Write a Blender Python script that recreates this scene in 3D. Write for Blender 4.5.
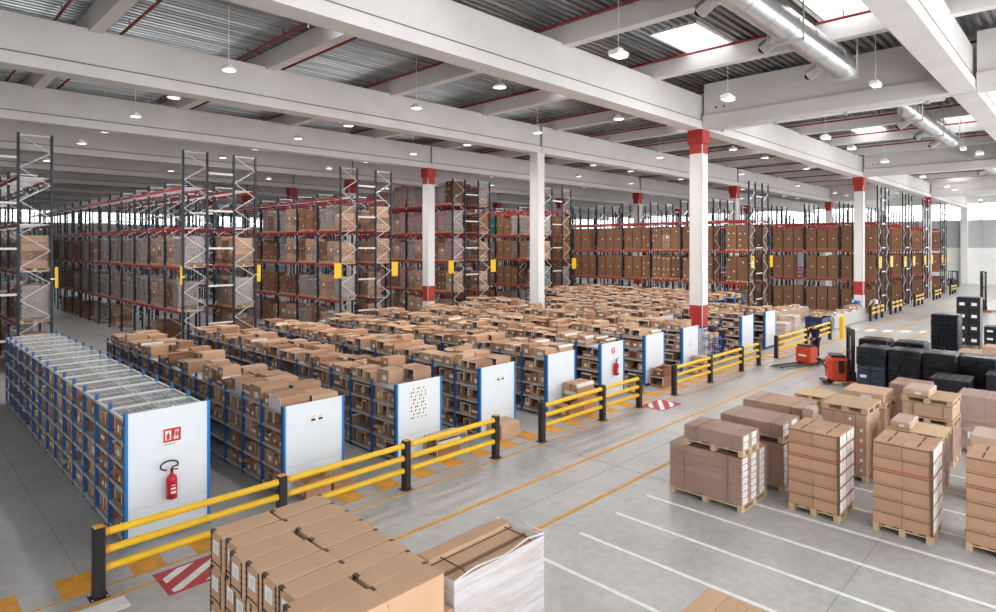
import bpy, bmesh, math, random
from mathutils import Vector, Matrix
PI = math.pi
SC = bpy.context.scene
COL = SC.collection
for o in list(bpy.data.objects):
    bpy.data.objects.remove(o)

# ---------------------------------------------------------------- camera, world, lights, exposure
cam_d = bpy.data.cameras.new('camera')
cam = bpy.data.objects.new('camera', cam_d); COL.objects.link(cam)
cam.location = (0, 0, 5.5)
cam.rotation_euler = (PI / 2, 0, math.radians(44.42 - 90))
cam_d.sensor_width = 36; cam_d.sensor_fit = 'HORIZONTAL'
cam_d.lens = 611 / 996 * 36
cam_d.shift_y = -59.5 / 996
cam_d.clip_start = 0.1; cam_d.clip_end = 400
SC.camera = cam

world = bpy.data.worlds.new('world'); SC.world = world; world.use_nodes = True
wn = world.node_tree
wn.nodes['Background'].inputs[0].default_value = (0.96, 0.98, 1.0, 1)
wn.nodes['Background'].inputs[1].default_value = 3.9

SC.view_settings.view_transform = 'Standard'
SC.view_settings.look = 'None'
SC.view_settings.gamma = 1
SC.view_settings.exposure = 0.1
LAMP_W = 100.0          # watts of one high-bay lamp
random.seed(7)

# ---------------------------------------------------------------- materials
MATS = {}
def mat(name, col, rough=0.6, metal=0.0, var=0.0, scale=8.0, bump=0.0, objvar=0.0, spec=0.4, emit=0.0, stretch=None):
    m = bpy.data.materials.new(name); m.use_nodes = True
    nt = m.node_tree; b = nt.nodes['Principled BSDF']
    b.inputs['Roughness'].default_value = rough
    b.inputs['Metallic'].default_value = metal
    b.inputs['Specular IOR Level'].default_value = spec
    c = (*col, 1)
    b.inputs['Base Color'].default_value = c
    if emit:
        b.inputs['Emission Color'].default_value = c
        b.inputs['Emission Strength'].default_value = emit
    if var or bump:
        tc = nt.nodes.new('ShaderNodeTexCoord')
        nz = nt.nodes.new('ShaderNodeTexNoise'); nz.inputs['Scale'].default_value = scale
        nz.inputs['Detail'].default_value = 4
        if stretch:
            mp = nt.nodes.new('ShaderNodeMapping'); mp.inputs['Scale'].default_value = stretch
            nt.links.new(tc.outputs['Object'], mp.inputs[0]); nt.links.new(mp.outputs[0], nz.inputs['Vector'])
        else:
            nt.links.new(tc.outputs['Object'], nz.inputs['Vector'])
    last = None
    if var:
        mx = nt.nodes.new('ShaderNodeMix'); mx.data_type = 'RGBA'
        mr = nt.nodes.new('ShaderNodeMapRange'); mr.inputs[1].default_value = .3; mr.inputs[2].default_value = .7
        nt.links.new(nz.outputs['Fac'], mr.inputs[0]); nt.links.new(mr.outputs[0], mx.inputs[0])
        mx.inputs[6].default_value = tuple(x * (1 - var) for x in col) + (1,)
        mx.inputs[7].default_value = tuple(min(1, x * (1 + var)) for x in col) + (1,)
        last = mx.outputs[2]
    if objvar:
        oi = nt.nodes.new('ShaderNodeObjectInfo')
        hs = nt.nodes.new('ShaderNodeHueSaturation')
        mr2 = nt.nodes.new('ShaderNodeMapRange'); mr2.inputs[3].default_value = 1 - objvar; mr2.inputs[4].default_value = 1 + objvar
        nt.links.new(oi.outputs['Random'], mr2.inputs[0]); nt.links.new(mr2.outputs[0], hs.inputs['Value'])
        if last: nt.links.new(last, hs.inputs['Color'])
        else: hs.inputs['Color'].default_value = c
        last = hs.outputs[0]
    if last: nt.links.new(last, b.inputs['Base Color'])
    if bump:
        bp = nt.nodes.new('ShaderNodeBump'); bp.inputs['Strength'].default_value = bump; bp.inputs['Distance'].default_value = .02
        nt.links.new(nz.outputs['Fac'], bp.inputs['Height']); nt.links.new(bp.outputs[0], b.inputs['Normal'])
    MATS[name] = m
    return m

def floor_mat():
    m = mat('polished_concrete', (0.40, 0.395, 0.385), 0.3, spec=0.5)
    nt = m.node_tree; b = nt.nodes['Principled BSDF']
    tc = nt.nodes.new('ShaderNodeTexCoord')
    n1 = nt.nodes.new('ShaderNodeTexNoise'); n1.inputs['Scale'].default_value = .55; n1.inputs['Detail'].default_value = 8; n1.inputs['Roughness'].default_value = .6
    n2 = nt.nodes.new('ShaderNodeTexNoise'); n2.inputs['Scale'].default_value = 6; n2.inputs['Detail'].default_value = 6
    nt.links.new(tc.outputs['Object'], n1.inputs['Vector']); nt.links.new(tc.outputs['Object'], n2.inputs['Vector'])
    cr = nt.nodes.new('ShaderNodeValToRGB')
    cr.color_ramp.elements[0].position = .3; cr.color_ramp.elements[0].color = (.33, .325, .315, 1)
    cr.color_ramp.elements[1].position = .7; cr.color_ramp.elements[1].color = (.46, .455, .445, 1)
    nt.links.new(n1.outputs['Fac'], cr.inputs[0])
    mx = nt.nodes.new('ShaderNodeMix'); mx.data_type = 'RGBA'; mx.blend_type = 'OVERLAY'; mx.inputs[0].default_value = .25
    nt.links.new(cr.outputs[0], mx.inputs[6]); nt.links.new(n2.outputs['Fac'], mx.inputs[7])
    nt.links.new(mx.outputs[2], b.inputs['Base Color'])
    rr = nt.nodes.new('ShaderNodeMapRange'); rr.inputs[3].default_value = .22; rr.inputs[4].default_value = .42
    nt.links.new(n1.outputs['Fac'], rr.inputs[0]); nt.links.new(rr.outputs[0], b.inputs['Roughness'])
    return m

def wrap_mat(name, tint, dens, rough=.25, con=.6):
    """stretch film: clear with milky streaks and gloss"""
    m = bpy.data.materials.new(name); m.use_nodes = True
    nt = m.node_tree; nt.nodes.clear()
    out = nt.nodes.new('ShaderNodeOutputMaterial')
    tr = nt.nodes.new('ShaderNodeBsdfTransparent')
    p = nt.nodes.new('ShaderNodeBsdfPrincipled'); p.inputs['Base Color'].default_value = (*tint, 1); p.inputs['Roughness'].default_value = rough
    mix = nt.nodes.new('ShaderNodeMixShader')
    tc = nt.nodes.new('ShaderNodeTexCoord'); mp = nt.nodes.new('ShaderNodeMapping'); mp.inputs['Scale'].default_value = (.7, .7, 7); mp.inputs['Rotation'].default_value = (.25, .2, 0)
    nz = nt.nodes.new('ShaderNodeTexNoise'); nz.inputs['Scale'].default_value = 1.3; nz.inputs['Detail'].default_value = 6; nz.inputs['Distortion'].default_value = .6
    mr = nt.nodes.new('ShaderNodeMapRange'); mr.inputs[1].default_value = .38; mr.inputs[2].default_value = .72
    mr.inputs[3].default_value = dens * (1 - con); mr.inputs[4].default_value = min(1, dens * (1 + con))
    bp = nt.nodes.new('ShaderNodeBump'); bp.inputs['Strength'].default_value = .5; bp.inputs['Distance'].default_value = .03
    nt.links.new(tc.outputs['Object'], mp.inputs[0]); nt.links.new(mp.outputs[0], nz.inputs['Vector'])
    nt.links.new(nz.outputs['Fac'], mr.inputs[0]); nt.links.new(mr.outputs[0], mix.inputs[0])
    nt.links.new(nz.outputs['Fac'], bp.inputs['Height']); nt.links.new(bp.outputs[0], p.inputs['Normal'])
    nt.links.new(tr.outputs[0], mix.inputs[1]); nt.links.new(p.outputs[0], mix.inputs[2]); nt.links.new(mix.outputs[0], out.inputs[0])
    MATS[name] = m
    return m

def pane_mat():
    m = bpy.data.materials.new('frosted_pane'); m.use_nodes = True
    nt = m.node_tree; nt.nodes.clear()
    out = nt.nodes.new('ShaderNodeOutputMaterial'); tr = nt.nodes.new('ShaderNodeBsdfTransparent')
    tl = nt.nodes.new('ShaderNodeBsdfTranslucent'); tl.inputs[0].default_value = (.95, .97, 1, 1)
    mix = nt.nodes.new('ShaderNodeMixShader'); mix.inputs[0].default_value = .3
    nt.links.new(tr.outputs[0], mix.inputs[1]); nt.links.new(tl.outputs[0], mix.inputs[2]); nt.links.new(mix.outputs[0], out.inputs[0])
    MATS['pane'] = m

floor_mat(); pane_mat()
M = MATS
mat('concrete_paint', (.70, .665, .645), .7, var=.05, scale=.7)
mat('deck_steel', (.30, .31, .31), .3, .8, var=.55, scale=1.6, stretch=(.12, 5, 1))  # colour streaks along the ribs stand in for metallic highlights
mat('wall_white', (.84, .83, .81), .8, var=.03, scale=.5)
mat('wall_grey', (.46, .47, .47), .8, var=.04, scale=.5)
mat('column_white', (.74, .73, .71), .6, var=.03, scale=1)
mat('column_red', (.42, .035, .03), .5, var=.08, scale=2)
mat('pipe_red', (.26, .02, .02), .45)
mat('beam_red', (.36, .03, .03), .45, var=.1, scale=1)
mat('upright_navy', (.010, .018, .032), .45)
mat('galvanised', (.62, .63, .64), .4, .6, var=.1, scale=5)
mat('brace_pale', (.62, .62, .6), .45, .2)
mat('duct_steel', (.68, .69, .69), .28, .9, var=.12, scale=6, stretch=(8, .3, .3))
mat('shelf_blue', (.012, .095, .30), .45, var=.05, scale=2)
mat('trim_blue', (.015, .19, .52), .4)
mat('shelf_grey', (.5, .51, .52), .45, .3)
mat('panel_white', (.72, .77, .82), .5, var=.02, scale=1.5)
mat('paper_white', (.8, .8, .78), .7)
mat('sign_red', (.55, .02, .03), .5)
mat('extinguisher_red', (.5, .01, .03), .25)
mat('black_rubber', (.012, .012, .014), .5)
mat('black_plastic', (.018, .018, .021), .42)
mat('barrier_yellow', (.78, .47, .015), .4, var=.05, scale=3)
mat('line_orange', (.62, .28, .025), .6, var=.18, scale=5)
mat('ledge_line', (.20, .165, .11), .8)
mat('line_white', (.74, .74, .72), .6, var=.1, scale=6)
mat('hazard_red', (.42, .04, .05), .55, var=.12, scale=5)
mat('joint_dark', (.29, .285, .28), .8)
for i, c in enumerate([(.48, .285, .17), (.40, .225, .13), (.52, .335, .215), (.31, .155, .085)]):
    mat('cardboard_%s' % 'abcd'[i], c, .75, var=.06, scale=3, objvar=.16)
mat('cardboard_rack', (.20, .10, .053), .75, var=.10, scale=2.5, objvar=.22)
mat('cardboard_dark', (.10, .055, .035), .85)  # dark card and seams, also painted shade inside open cartons
mat('carton_tan', (.53, .33, .20), .7, var=.05, scale=2.5, objvar=.07)
mat('carton_brown', (.46, .265, .165), .7, var=.05, scale=2.5, objvar=.07)
mat('carton_rose', (.33, .18, .13), .7, var=.06, scale=2.5, objvar=.05)
mat('tape_brown', (.16, .10, .06), .45)
mat('tape_black', (.035, .028, .024), .5)
mat('strap_red', (.45, .09, .06), .5)
mat('wood', (.56, .40, .245), .75, var=.16, scale=5, stretch=(1, 9, 6), objvar=.12)
mat('wood_dark', (.27, .15, .08), .8, var=.2, scale=5, stretch=(1, 9, 6))
mat('goods_grey', (.20, .155, .135), .3, var=.45, scale=5, stretch=(6, 6, .7), objvar=.3)
mat('goods_pink', (.30, .10, .11), .4, var=.3, scale=5, stretch=(6, 6, .8), objvar=.2)
mat('goods_teal', (.03, .13, .12), .4, var=.3, scale=5)
mat('crate_black', (.016, .019, .024), .38, var=.2, scale=4)
mat('crate_blue', (.035, .06, .085), .4, var=.2, scale=4)
mat('truck_orange', (.62, .07, .025), .35)
mat('bin_navy', (.012, .03, .12), .4)
mat('cart_blue', (.02, .10, .38), .4)
mat('skin', (.50, .30, .21), .6)
mat('hair', (.03, .02, .015), .7)
mat('cloth_navy', (.015, .015, .035), .85)
mat('cloth_white', (.62, .61, .6), .85)
mat('cloth_red', (.5, .06, .05), .85)
mat('cloth_jeans', (.07, .12, .22), .85)
mat('screen_dark', (.02, .03, .04), .2)
mat('lamp_white', (.9, .9, .88), .4)
mat('lamp_glow', (1, .98, .94), .5, emit=4.0)
mat('conveyor_tan', (.45, .34, .24), .6, var=.05, scale=2)
mat('conveyor_grey', (.45, .44, .42), .5, .2)
mat('red_ink', (.5, .06, .08), .7)
wrap_mat('film', (.72, .69, .68), .16, .2, .9)
wrap_mat('film_heavy', (.76, .75, .78), .5, .25, .35)
wrap_mat('film_mid', (.76, .73, .72), .26, .22, .7)
wrap_mat('film_sheet', (.55, .60, .62), .5, .15, .25)
wrap_mat('film_black', (.012, .014, .018), .9, .16)
CARD = ['cardboard_a', 'cardboard_b', 'cardboard_c', 'cardboard_d']

# ---------------------------------------------------------------- mesh helpers
class MB:
    def __init__(s): s.v = []; s.f = []; s.m = []; s.sm = []; s.mats = []
    def mi(s, name):
        if name not in s.mats: s.mats.append(name)
        return s.mats.index(name)
    def faces(s, vs, fs, m, smooth=False):
        b = len(s.v); s.v += [tuple(v) for v in vs]; k = s.mi(m)
        for f in fs: s.f.append([b + i for i in f]); s.m.append(k); s.sm.append(smooth)
    def box(s, x0, x1, y0, y1, z0, z1, m):
        s.faces([(x0, y0, z0), (x1, y0, z0), (x1, y1, z0), (x0, y1, z0), (x0, y0, z1), (x1, y0, z1), (x1, y1, z1), (x0, y1, z1)],
                [(3, 2, 1, 0), (4, 5, 6, 7), (0, 1, 5, 4), (1, 2, 6, 5), (2, 3, 7, 6), (3, 0, 4, 7)], m)
    def bbox(s, x0, x1, y0, y1, z0, z1, c, m):
        """box with chamfered upper and side edges"""
        vs = []; 
        for z, e in ((z0, c), (z0 + c, 0), (z1 - c, 0), (z1, c)):
            a, b, d, g = x0 + e, x1 - e, y0 + e, y1 - e
            k = c if e == 0 else c * .6
            vs += [(a + k, d, z), (b - k, d, z), (b, d + k, z), (b, g - k, z), (b - k, g, z), (a + k, g, z), (a, g - k, z), (a, d + k, z)]
        fs = [tuple(range(7, -1, -1)), tuple(range(24, 32))]
        for r in range(3):
            for i in range(8):
                j = (i + 1) % 8
                fs.append((r * 8 + i, r * 8 + j, r * 8 + 8 + j, r * 8 + 8 + i))
        s.faces(vs, fs, m)
    def obox(s, c, size, rot, m):
        h = [x / 2 for x in size]; vs = []
        for z in (-h[2], h[2]):
            for x, y in ((-h[0], -h[1]), (h[0], -h[1]), (h[0], h[1]), (-h[0], h[1])):
                vs.append(Vector(c) + rot @ Vector((x, y, z)))
        s.faces(vs, [(3, 2, 1, 0), (4, 5, 6, 7), (0, 1, 5, 4), (1, 2, 6, 5), (2, 3, 7, 6), (3, 0, 4, 7)], m)
    def bar(s, p0, p1, w, h, m):
        p0 = Vector(p0); p1 = Vector(p1); d = p1 - p0
        q = d.to_track_quat('X', 'Z').to_matrix()
        s.obox((p0 + p1) / 2, (d.length, w, h), q, m)
    def tube(s, p0, p1, r, m, n=12, r2=None, caps=True):
        p0 = Vector(p0); p1 = Vector(p1); d = p1 - p0
        q = d.to_track_quat('Z', 'Y').to_matrix(); r2 = r if r2 is None else r2
        vs = []
        for p, rr in ((p0, r), (p1, r2)):
            for i in range(n):
                a = 2 * PI * i / n; vs.append(p + q @ Vector((rr * math.cos(a), rr * math.sin(a), 0)))
        s.faces(vs, [(i, (i + 1) % n, n + (i + 1) % n, n + i) for i in range(n)], m, True)
        if caps: s.faces(vs, [tuple(range(n - 1, -1, -1)), tuple(range(n, 2 * n))], m)
    def path(s, pts, r, m, n=8):
        for a, b in zip(pts[:-1], pts[1:]): s.tube(a, b, r, m, n)
    def lathe(s, c, prof, m, n=16):
        vs = []; fs = []
        for r, z in prof:
            for i in range(n):
                a = 2 * PI * i / n; vs.append((c[0] + r * math.cos(a), c[1] + r * math.sin(a), c[2] + z))
        for k in range(len(prof) - 1):
            for i in range(n):
                j = (i + 1) % n; fs.append((k * n + i, k * n + j, k * n + n + j, k * n + n + i))
        s.faces(vs, fs, m, True)
    def prism(s, poly, x0, x1, m, axis='X'):
        """2-D polygon (a, z) swept along X (a = Y) or along Y (a = X)"""
        n = len(poly); vs = []
        for t in (x0, x1):
            for a, z in poly: vs.append((t, a, z) if axis == 'X' else (a, t, z))
        s.faces(vs, [(i, (i + 1) % n, n + (i + 1) % n, n + i) for i in range(n)] + [tuple(range(n - 1, -1, -1)), tuple(range(n, 2 * n))], m)
    def ico(s, c, rx, ry, rz, m, seg=10, rings=7):
        prof = []
        vs = []; fs = []
        for k in range(rings + 1):
            t = PI * k / rings
            for i in range(seg):
                a = 2 * PI * i / seg
                vs.append((c[0] + rx * math.sin(t) * math.cos(a), c[1] + ry * math.sin(t) * math.sin(a), c[2] - rz * math.cos(t)))
        for k in range(rings):
            for i in range(seg):
                j = (i + 1) % seg; fs.append((k * seg + i, k * seg + j, k * seg + seg + j, k * seg + seg + i))
        s.faces(vs, fs, m, True)
    def mesh(s, name):
        me = bpy.data.meshes.new(name)
        me.from_pydata(s.v, [], s.f)
        for n in s.mats: me.materials.append(M[n])
        me.polygons.foreach_set('material_index', s.m)
        me.polygons.foreach_set('use_smooth', s.sm)
        bm = bmesh.new(); bm.from_mesh(me); bmesh.ops.recalc_face_normals(bm, faces=bm.faces); bm.to_mesh(me); bm.free()
        me.update()
        return me
    def obj(s, name, parent=None, loc=(0, 0, 0)):
        return place(s.mesh(name), name, parent, loc)

def place(me, name, parent=None, loc=(0, 0, 0), rz=0, scale=None):
    o = bpy.data.objects.new(name, me); COL.objects.link(o); o.location = loc
    if rz: o.rotation_euler = (0, 0, rz)
    if scale: o.scale = scale
    if parent: o.parent = parent
    return o
def tag(o, label, cat, group=None):
    o['label'] = label; o['category'] = cat
    if group: o['group'] = group
    return o
def thing(name, label, cat, loc=(0, 0, 0), rz=0, group=None):
    return tag(place(None, name, None, loc, rz), label, cat, group)
def struct(o): o['kind'] = 'structure'; return o
def stuff(o): o['kind'] = 'stuff'; return o
def dup(o, parent=None):
    c = o.copy(); COL.objects.link(c)
    if parent: c.parent = parent
    for ch in list(o.children): dup(ch, c)
    return c
ORD = ['first', 'second', 'third', 'fourth', 'fifth', 'sixth', 'seventh', 'eighth', 'ninth', 'tenth', 'eleventh', 'twelfth', 'thirteenth',
       'fourteenth', 'fifteenth', 'sixteenth', 'seventeenth', 'eighteenth', 'nineteenth', 'twentieth']
TENS = {2: 'twenty', 3: 'thirty', 4: 'forty', 5: 'fifty', 6: 'sixty', 7: 'seventy'}
def ordw(i):
    if i < 20: return ORD[i]
    t, u = divmod(i + 1, 10)
    if u == 0: return TENS[t][:-1] + 'ieth'
    return TENS[t] + '-' + ORD[u - 1]
def cam_dist(p): return (Vector(p) - Vector((0, 0, 5.5))).length

# ---------------------------------------------------------------- setting: floor and painted markings
b = MB(); b.box(-14, 113, -9, 124, -.3, 0, 'polished_concrete')
floor = struct(b.obj('floor'))
def marking(name, mb): return struct(mb.obj(name, floor))
def flat(mb, x0, x1, y0, y1, m, z=.004): mb.box(x0, x1, y0, y1, .0005, z, m)
def flatq(mb, pts, m, z=.004):
    n = len(pts)
    mb.faces([(x, y, .0005) for x, y in pts] + [(x, y, z) for x, y in pts], [tuple(range(n, 2 * n))] + [(i, (i + 1) % n, n + (i + 1) % n, n + i) for i in range(n)], m)
b = MB()
flat(b, -6, 60, 11.0, 11.07, 'line_orange'); flat(b, -6, 42, 11.43, 11.48, 'line_orange')
flat(b, -6, 95, 9.36, 9.46, 'line_orange'); flat(b, 6.8, 95, 7.72, 7.82, 'line_orange')
marking('lane_line', b)
b = MB()
for k in range(-4, 38):
    x = 2.05 + 1.0 * k
    flat(b, x, x + .5, 11.5, 12.2, 'line_orange')
marking('walkway_block', b)
b = MB()
for i in range(9):
    x = 8.2 + 1.235 * i
    flat(b, x, x + .09, -3, 7.1 if i < 4 else 6.9, 'line_white')
marking('parking_line', b)
b = MB()
for i in range(5): flat(b, 44.6 + i * .5, 45.9 + i * .5, 11.3 - i * .9, 11.75 - i * .9, 'line_white')
marking('crosswalk_stripe', b)
b = MB(); flat(b, 1.9, 2.75, 10.55, 10.95, 'line_white'); marking('floor_mark', b)
def clip_poly(poly, x0, x1, y0, y1):
    for ax, lim, sg in ((0, x0, 1), (0, x1, -1), (1, y0, 1), (1, y1, -1)):
        out = []
        for p, q in zip(poly, poly[1:] + poly[:1]):
            a = (p[ax] - lim) * sg; c = (q[ax] - lim) * sg
            if a >= 0: out.append(p)
            if (a >= 0) != (c >= 0):
                u = a / (a - c); out.append((p[0] + (q[0] - p[0]) * u, p[1] + (q[1] - p[1]) * u))
        poly = out
        if not poly: return []
    return poly
def hazard(x0, x1, y0, y1):
    b = MB(); flat(b, x0, x1, y0, y1, 'hazard_red', .006)
    d = Vector((.82, .57)); n = Vector((-.57, .82)); c = Vector(((x0 + x1) / 2, (y0 + y1) / 2))
    for k in (-1, 0, 1):
        m = c + n * (k * .36); w = n * .075; l = d * 2
        pl = clip_poly([tuple(m - l - w), tuple(m + l - w), tuple(m + l + w), tuple(m - l + w)], x0 + .08, x1 - .08, y0 + .06, y1 - .06)
        if len(pl) > 2: flatq(b, pl, 'line_white', .008)
    marking('hazard_mat', b)
hazard(3.25, 4.45, 10.42, 11.28); hazard(18.45, 19.75, 10.35, 11.25)
b = MB()
for y in (-2.6, 2.9, 8.6, 30.5, 52): flat(b, -12, 110, y, y + .016, 'joint_dark', .0025)
for x in (-4.4, 2.4, 13.0, 23.6, 34, 47, 60, 75): flat(b, x, x + .016, -8, 120, 'joint_dark', .0025)
marking('floor_joint', b)

# ---------------------------------------------------------------- setting: beams, columns, deck, walls
XB = [3.5 + 10.4 * k for k in range(-1, 12)]          # Y of the main beams
CX = [0.0, 28.2, 56.5, 84.8]                          # X of the column lines
ZB = 11.15
def beam_poly(c):
    return [(c - .38, ZB), (c + .38, ZB), (c + .38, ZB + .38), (c + .27, ZB + .46), (c + .27, 12.78), (c - .27, 12.78), (c - .27, ZB + .46), (c - .38, ZB + .38)]
for y in XB:
    b = MB(); b.prism(beam_poly(y), -13, 112.3, 'concrete_paint')
    for e in (-.385, .375): b.box(-13, 112.3, y + e, y + e + .01, ZB + .385, ZB + .42, 'ledge_line')
    for x in CX: b.box(x - .02, x + .02, y - .39, y + .39, ZB - .005, 12.785, 'joint_dark')
    struct(b.obj('ceiling_beam'))
for x in CX:
    for k in range(0, 3):
        if x == 0 : continue
        if k == 2 and x < 80: continue
        y0 = XB[k] + .4; y1 = XB[k + 1] - .4
        b = MB()
        b.prism([(x - .42, ZB + .03), (x + .42, ZB + .03), (x + .42, ZB + .62), (x + .25, ZB + .66), (x + .25, 13.3), (x - .25, 13.3), (x - .25, ZB + .66), (x - .42, ZB + .62)], y0, y1, 'concrete_paint', 'Y')
        for t in (.12, .2):
            b.tube((x - .27, y1 - 10 * t * .5, 12.1), (x - .24, y1 - 10 * t * .5, 12.1), .05, 'black_plastic', 8)
        struct(b.obj('ceiling_cross_beam'))
PX = [5.2 + 6.1 * k for k in range(-3, 18)]
PXV = [x for x in PX if min(abs(x - c) for c in CX) > .9 or True]
for x in PX:
    ww = .2
    b = MB()
    b.prism([(x - ww, 12.68), (x + ww, 12.68), (x + ww * 1.15, 13.38), (x - ww * 1.15, 13.38)], -8.5, 123.5, 'concrete_paint', 'Y')
    struct(b.obj('ceiling_purlin'))
# skylight openings in the steel deck
SKY = []
for i in range(len(PX) - 1):
    if i % 2 == 0: continue
    for y in XB:
        for dy in ((2.5, 7.5) if y < 5 else (3.9,)):
            SKY.append((PX[i] + 2.9, PX[i] + 5.9, y + dy - .8, y + dy + .8))
ZD = 13.4
b = MB()
pitch = .3; y = -8.5
prof = [(0, 0), (.11, 0), (.14, .1), (.27, .1), (.3, 0)]
while y < 123.5:
    holes = sorted([(h[0], h[1]) for h in SKY if h[2] - .12 < y + .125 < h[3] + .12])
    xs = -13.0; segs = []
    for h in holes:
        segs.append((xs, h[0])); xs = h[1]
    segs.append((xs, 112.5))
    for x0, x1 in segs:
        vs = [(x0, y + a, ZD + z) for a, z in prof] + [(x1, y + a, ZD + z) for a, z in prof]
        b.faces(vs, [(i, i + 1, 6 + i, 5 + i) for i in range(4)], 'deck_steel')
    y += pitch
struct(b.obj('ceiling'))
wn_ = 0
for h in SKY:
    # only the skylights that the hall can show
    d = h[0] * .714 + h[2] * .70; l = h[0] * .70 - h[2] * .714
    if d < 6 or abs(l) / d > .95 or d > 75:
        b = MB(); b.box(h[0] - .05, h[1] + .05, h[2] - .1, h[3] + .1, ZD + .11, ZD + .13, 'pane')
        struct(b.obj('window_%d' % (wn_ + 1))); wn_ += 1
        continue
    wn_ += 1
    f = MB()
    f.box(h[0] - .06, h[1] + .06, h[2] - .16, h[2] - .06, ZD - .02, ZD + .3, 'lamp_white')
    f.box(h[0] - .06, h[1] + .06, h[3] + .06, h[3] + .16, ZD - .02, ZD + .3, 'lamp_white')
    f.box(h[0] - .06, h[0], h[2] - .1, h[3] + .1, ZD - .02, ZD + .3, 'lamp_white')
    f.box(h[1], h[1] + .06, h[2] - .1, h[3] + .1, ZD - .02, ZD + .3, 'lamp_white')
    fo = struct(f.obj('window_%d' % wn_))
    p = MB(); p.box(h[0], h[1], h[2] - .06, h[3] + .06, ZD + .24, ZD + .26, 'pane')
    for t in (.5,): p.box(h[0] + 3 * t - .015, h[0] + 3 * t + .015, h[2], h[3], ZD + .21, ZD + .24, 'galvanised')
    struct(p.obj('window_pane', fo))
# columns
def column(x, y, red=True):
    b = MB(); w = .33; c = .035
    def seg(z0, z1, m, w):
        poly = [(-w + c, -w), (w - c, -w), (w, -w + c), (w, w - c), (w - c, w), (-w + c, w), (-w, w - c), (-w, -w + c)]
        vs = [(x + a, y + d, z0) for a, d in poly] + [(x + a, y + d, z1) for a, d in poly]
        b.faces(vs, [(i, (i + 1) % 8, 8 + (i + 1) % 8, 8 + i) for i in range(8)] + [tuple(range(8, 16)), tuple(range(7, -1, -1))], m)
    if red:
        seg(0, 1.55, 'column_white', w); seg(1.55, 2.65, 'column_red', w); seg(2.65, 10.0, 'column_white', w)
        seg(10.0, 10.5, 'column_red', w); seg(10.5, ZB, 'column_red', w + .07)
    else:
        seg(0, ZB, 'column_white', w)
    b.tube((x - w - .02, y - w - .02, 0), (x - w - .02, y - w - .02, 10.4), .025, 'galvanised', 6)
    return struct(b.obj('column'))
for i, x in enumerate(CX):
    for j, y in enumerate(XB):
        if j == 0 or (i == 0): continue
        if (i, j) == (1, 1) or y > 90: continue
        if (i in (1, 2, 3)) and j == 1: continue
        column(x, y, not (i == 1 and j == 3))
# far wall across the end of the aisle (X = 112.5)
def wall_x(X, y0, y1):
    b = MB()
    b.box(X, X + .3, y0, y1, 0, 5.3, 'wall_white'); b.box(X, X + .3, y0, y1, 5.3, 9.3, 'wall_grey')
    b.box(X, X + .3, y0, y1, 11.9, 13.6, 'wall_white')
    y = y0
    while y < y1:
        b.box(X - .02, X, y, y + .04, 5.3, 9.3, 'joint_dark'); y += 5.2
    return struct(b.obj('wall_far'))
wall_x(112.5, -9, 124)
def strip_windows(axis, P, a0, a1, step):
    global wn_
    a = a0
    while a < a1 - .1:
        wn_ += 1
        f = MB(); p = MB()
        def bx(mb, u0, u1, z0, z1, m, d0=0, d1=.25):
            if axis == 'X': mb.box(P + d0, P + d1, u0, u1, z0, z1, m)
            else: mb.box(u0, u1, P + d0, P + d1, z0, z1, m)
        e = min(a + step, a1)
        bx(f, a, a + .12, 9.3, 11.9, 'wall_white'); bx(f, e - .06, e, 9.3, 11.9, 'wall_white')
        bx(f, a, e, 9.3, 9.4, 'wall_white'); bx(f, a, e, 11.8, 11.9, 'wall_white')
        bx(p, a + .12, e - .06, 9.4, 11.8, 'pane', .1, .12)
        n = 3
        for k in range(1, n): 
            u = a + (e - a) * k / n; bx(p, u - .03, u + .03, 9.4, 11.8, 'galvanised', .06, .1)
        fo = struct(f.obj('window_%d' % wn_)); struct(p.obj('window_pane', fo))
        a += step
strip_windows('X', 112.5, -9, 124, 7)
def wall_y(Y):
    b = MB()
    b.box(-13, 112.5, Y, Y + .3, 0, 9.3, 'wall_grey'); b.box(-13, 112.5, Y, Y + .3, 11.9, 13.6, 'wall_white')
    return struct(b.obj('wall_back'))
wall_y(121)
strip_windows('Y', 121, -13, 112.5, 8)
for y in (2.6, 13.9, 24.3):
    b = MB(); b.box(111.7, 112.48, y - .4, y + .4, 0, 13.3, 'column_white'); struct(b.obj('trim_1' if y < 5 else 'trim_2'))
b = MB(); b.box(112.42, 112.49, 9.0, 10.1, 0, 2.2, 'wall_white'); b.box(112.4, 112.42, 9.1, 10.0, .05, 2.1, 'panel_white')
dr = struct(b.obj('door_1'))
b = MB(); b.box(112.36, 112.4, 9.15, 9.25, 1.0, 1.1, 'black_plastic'); b.obj('handle', dr)

b = MB(); b.box(-14, -13.2, -9, 124, 0, 13.6, 'wall_white'); struct(b.obj('wall_left'))  # unseen wall, added to keep outside light off the left side

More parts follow.
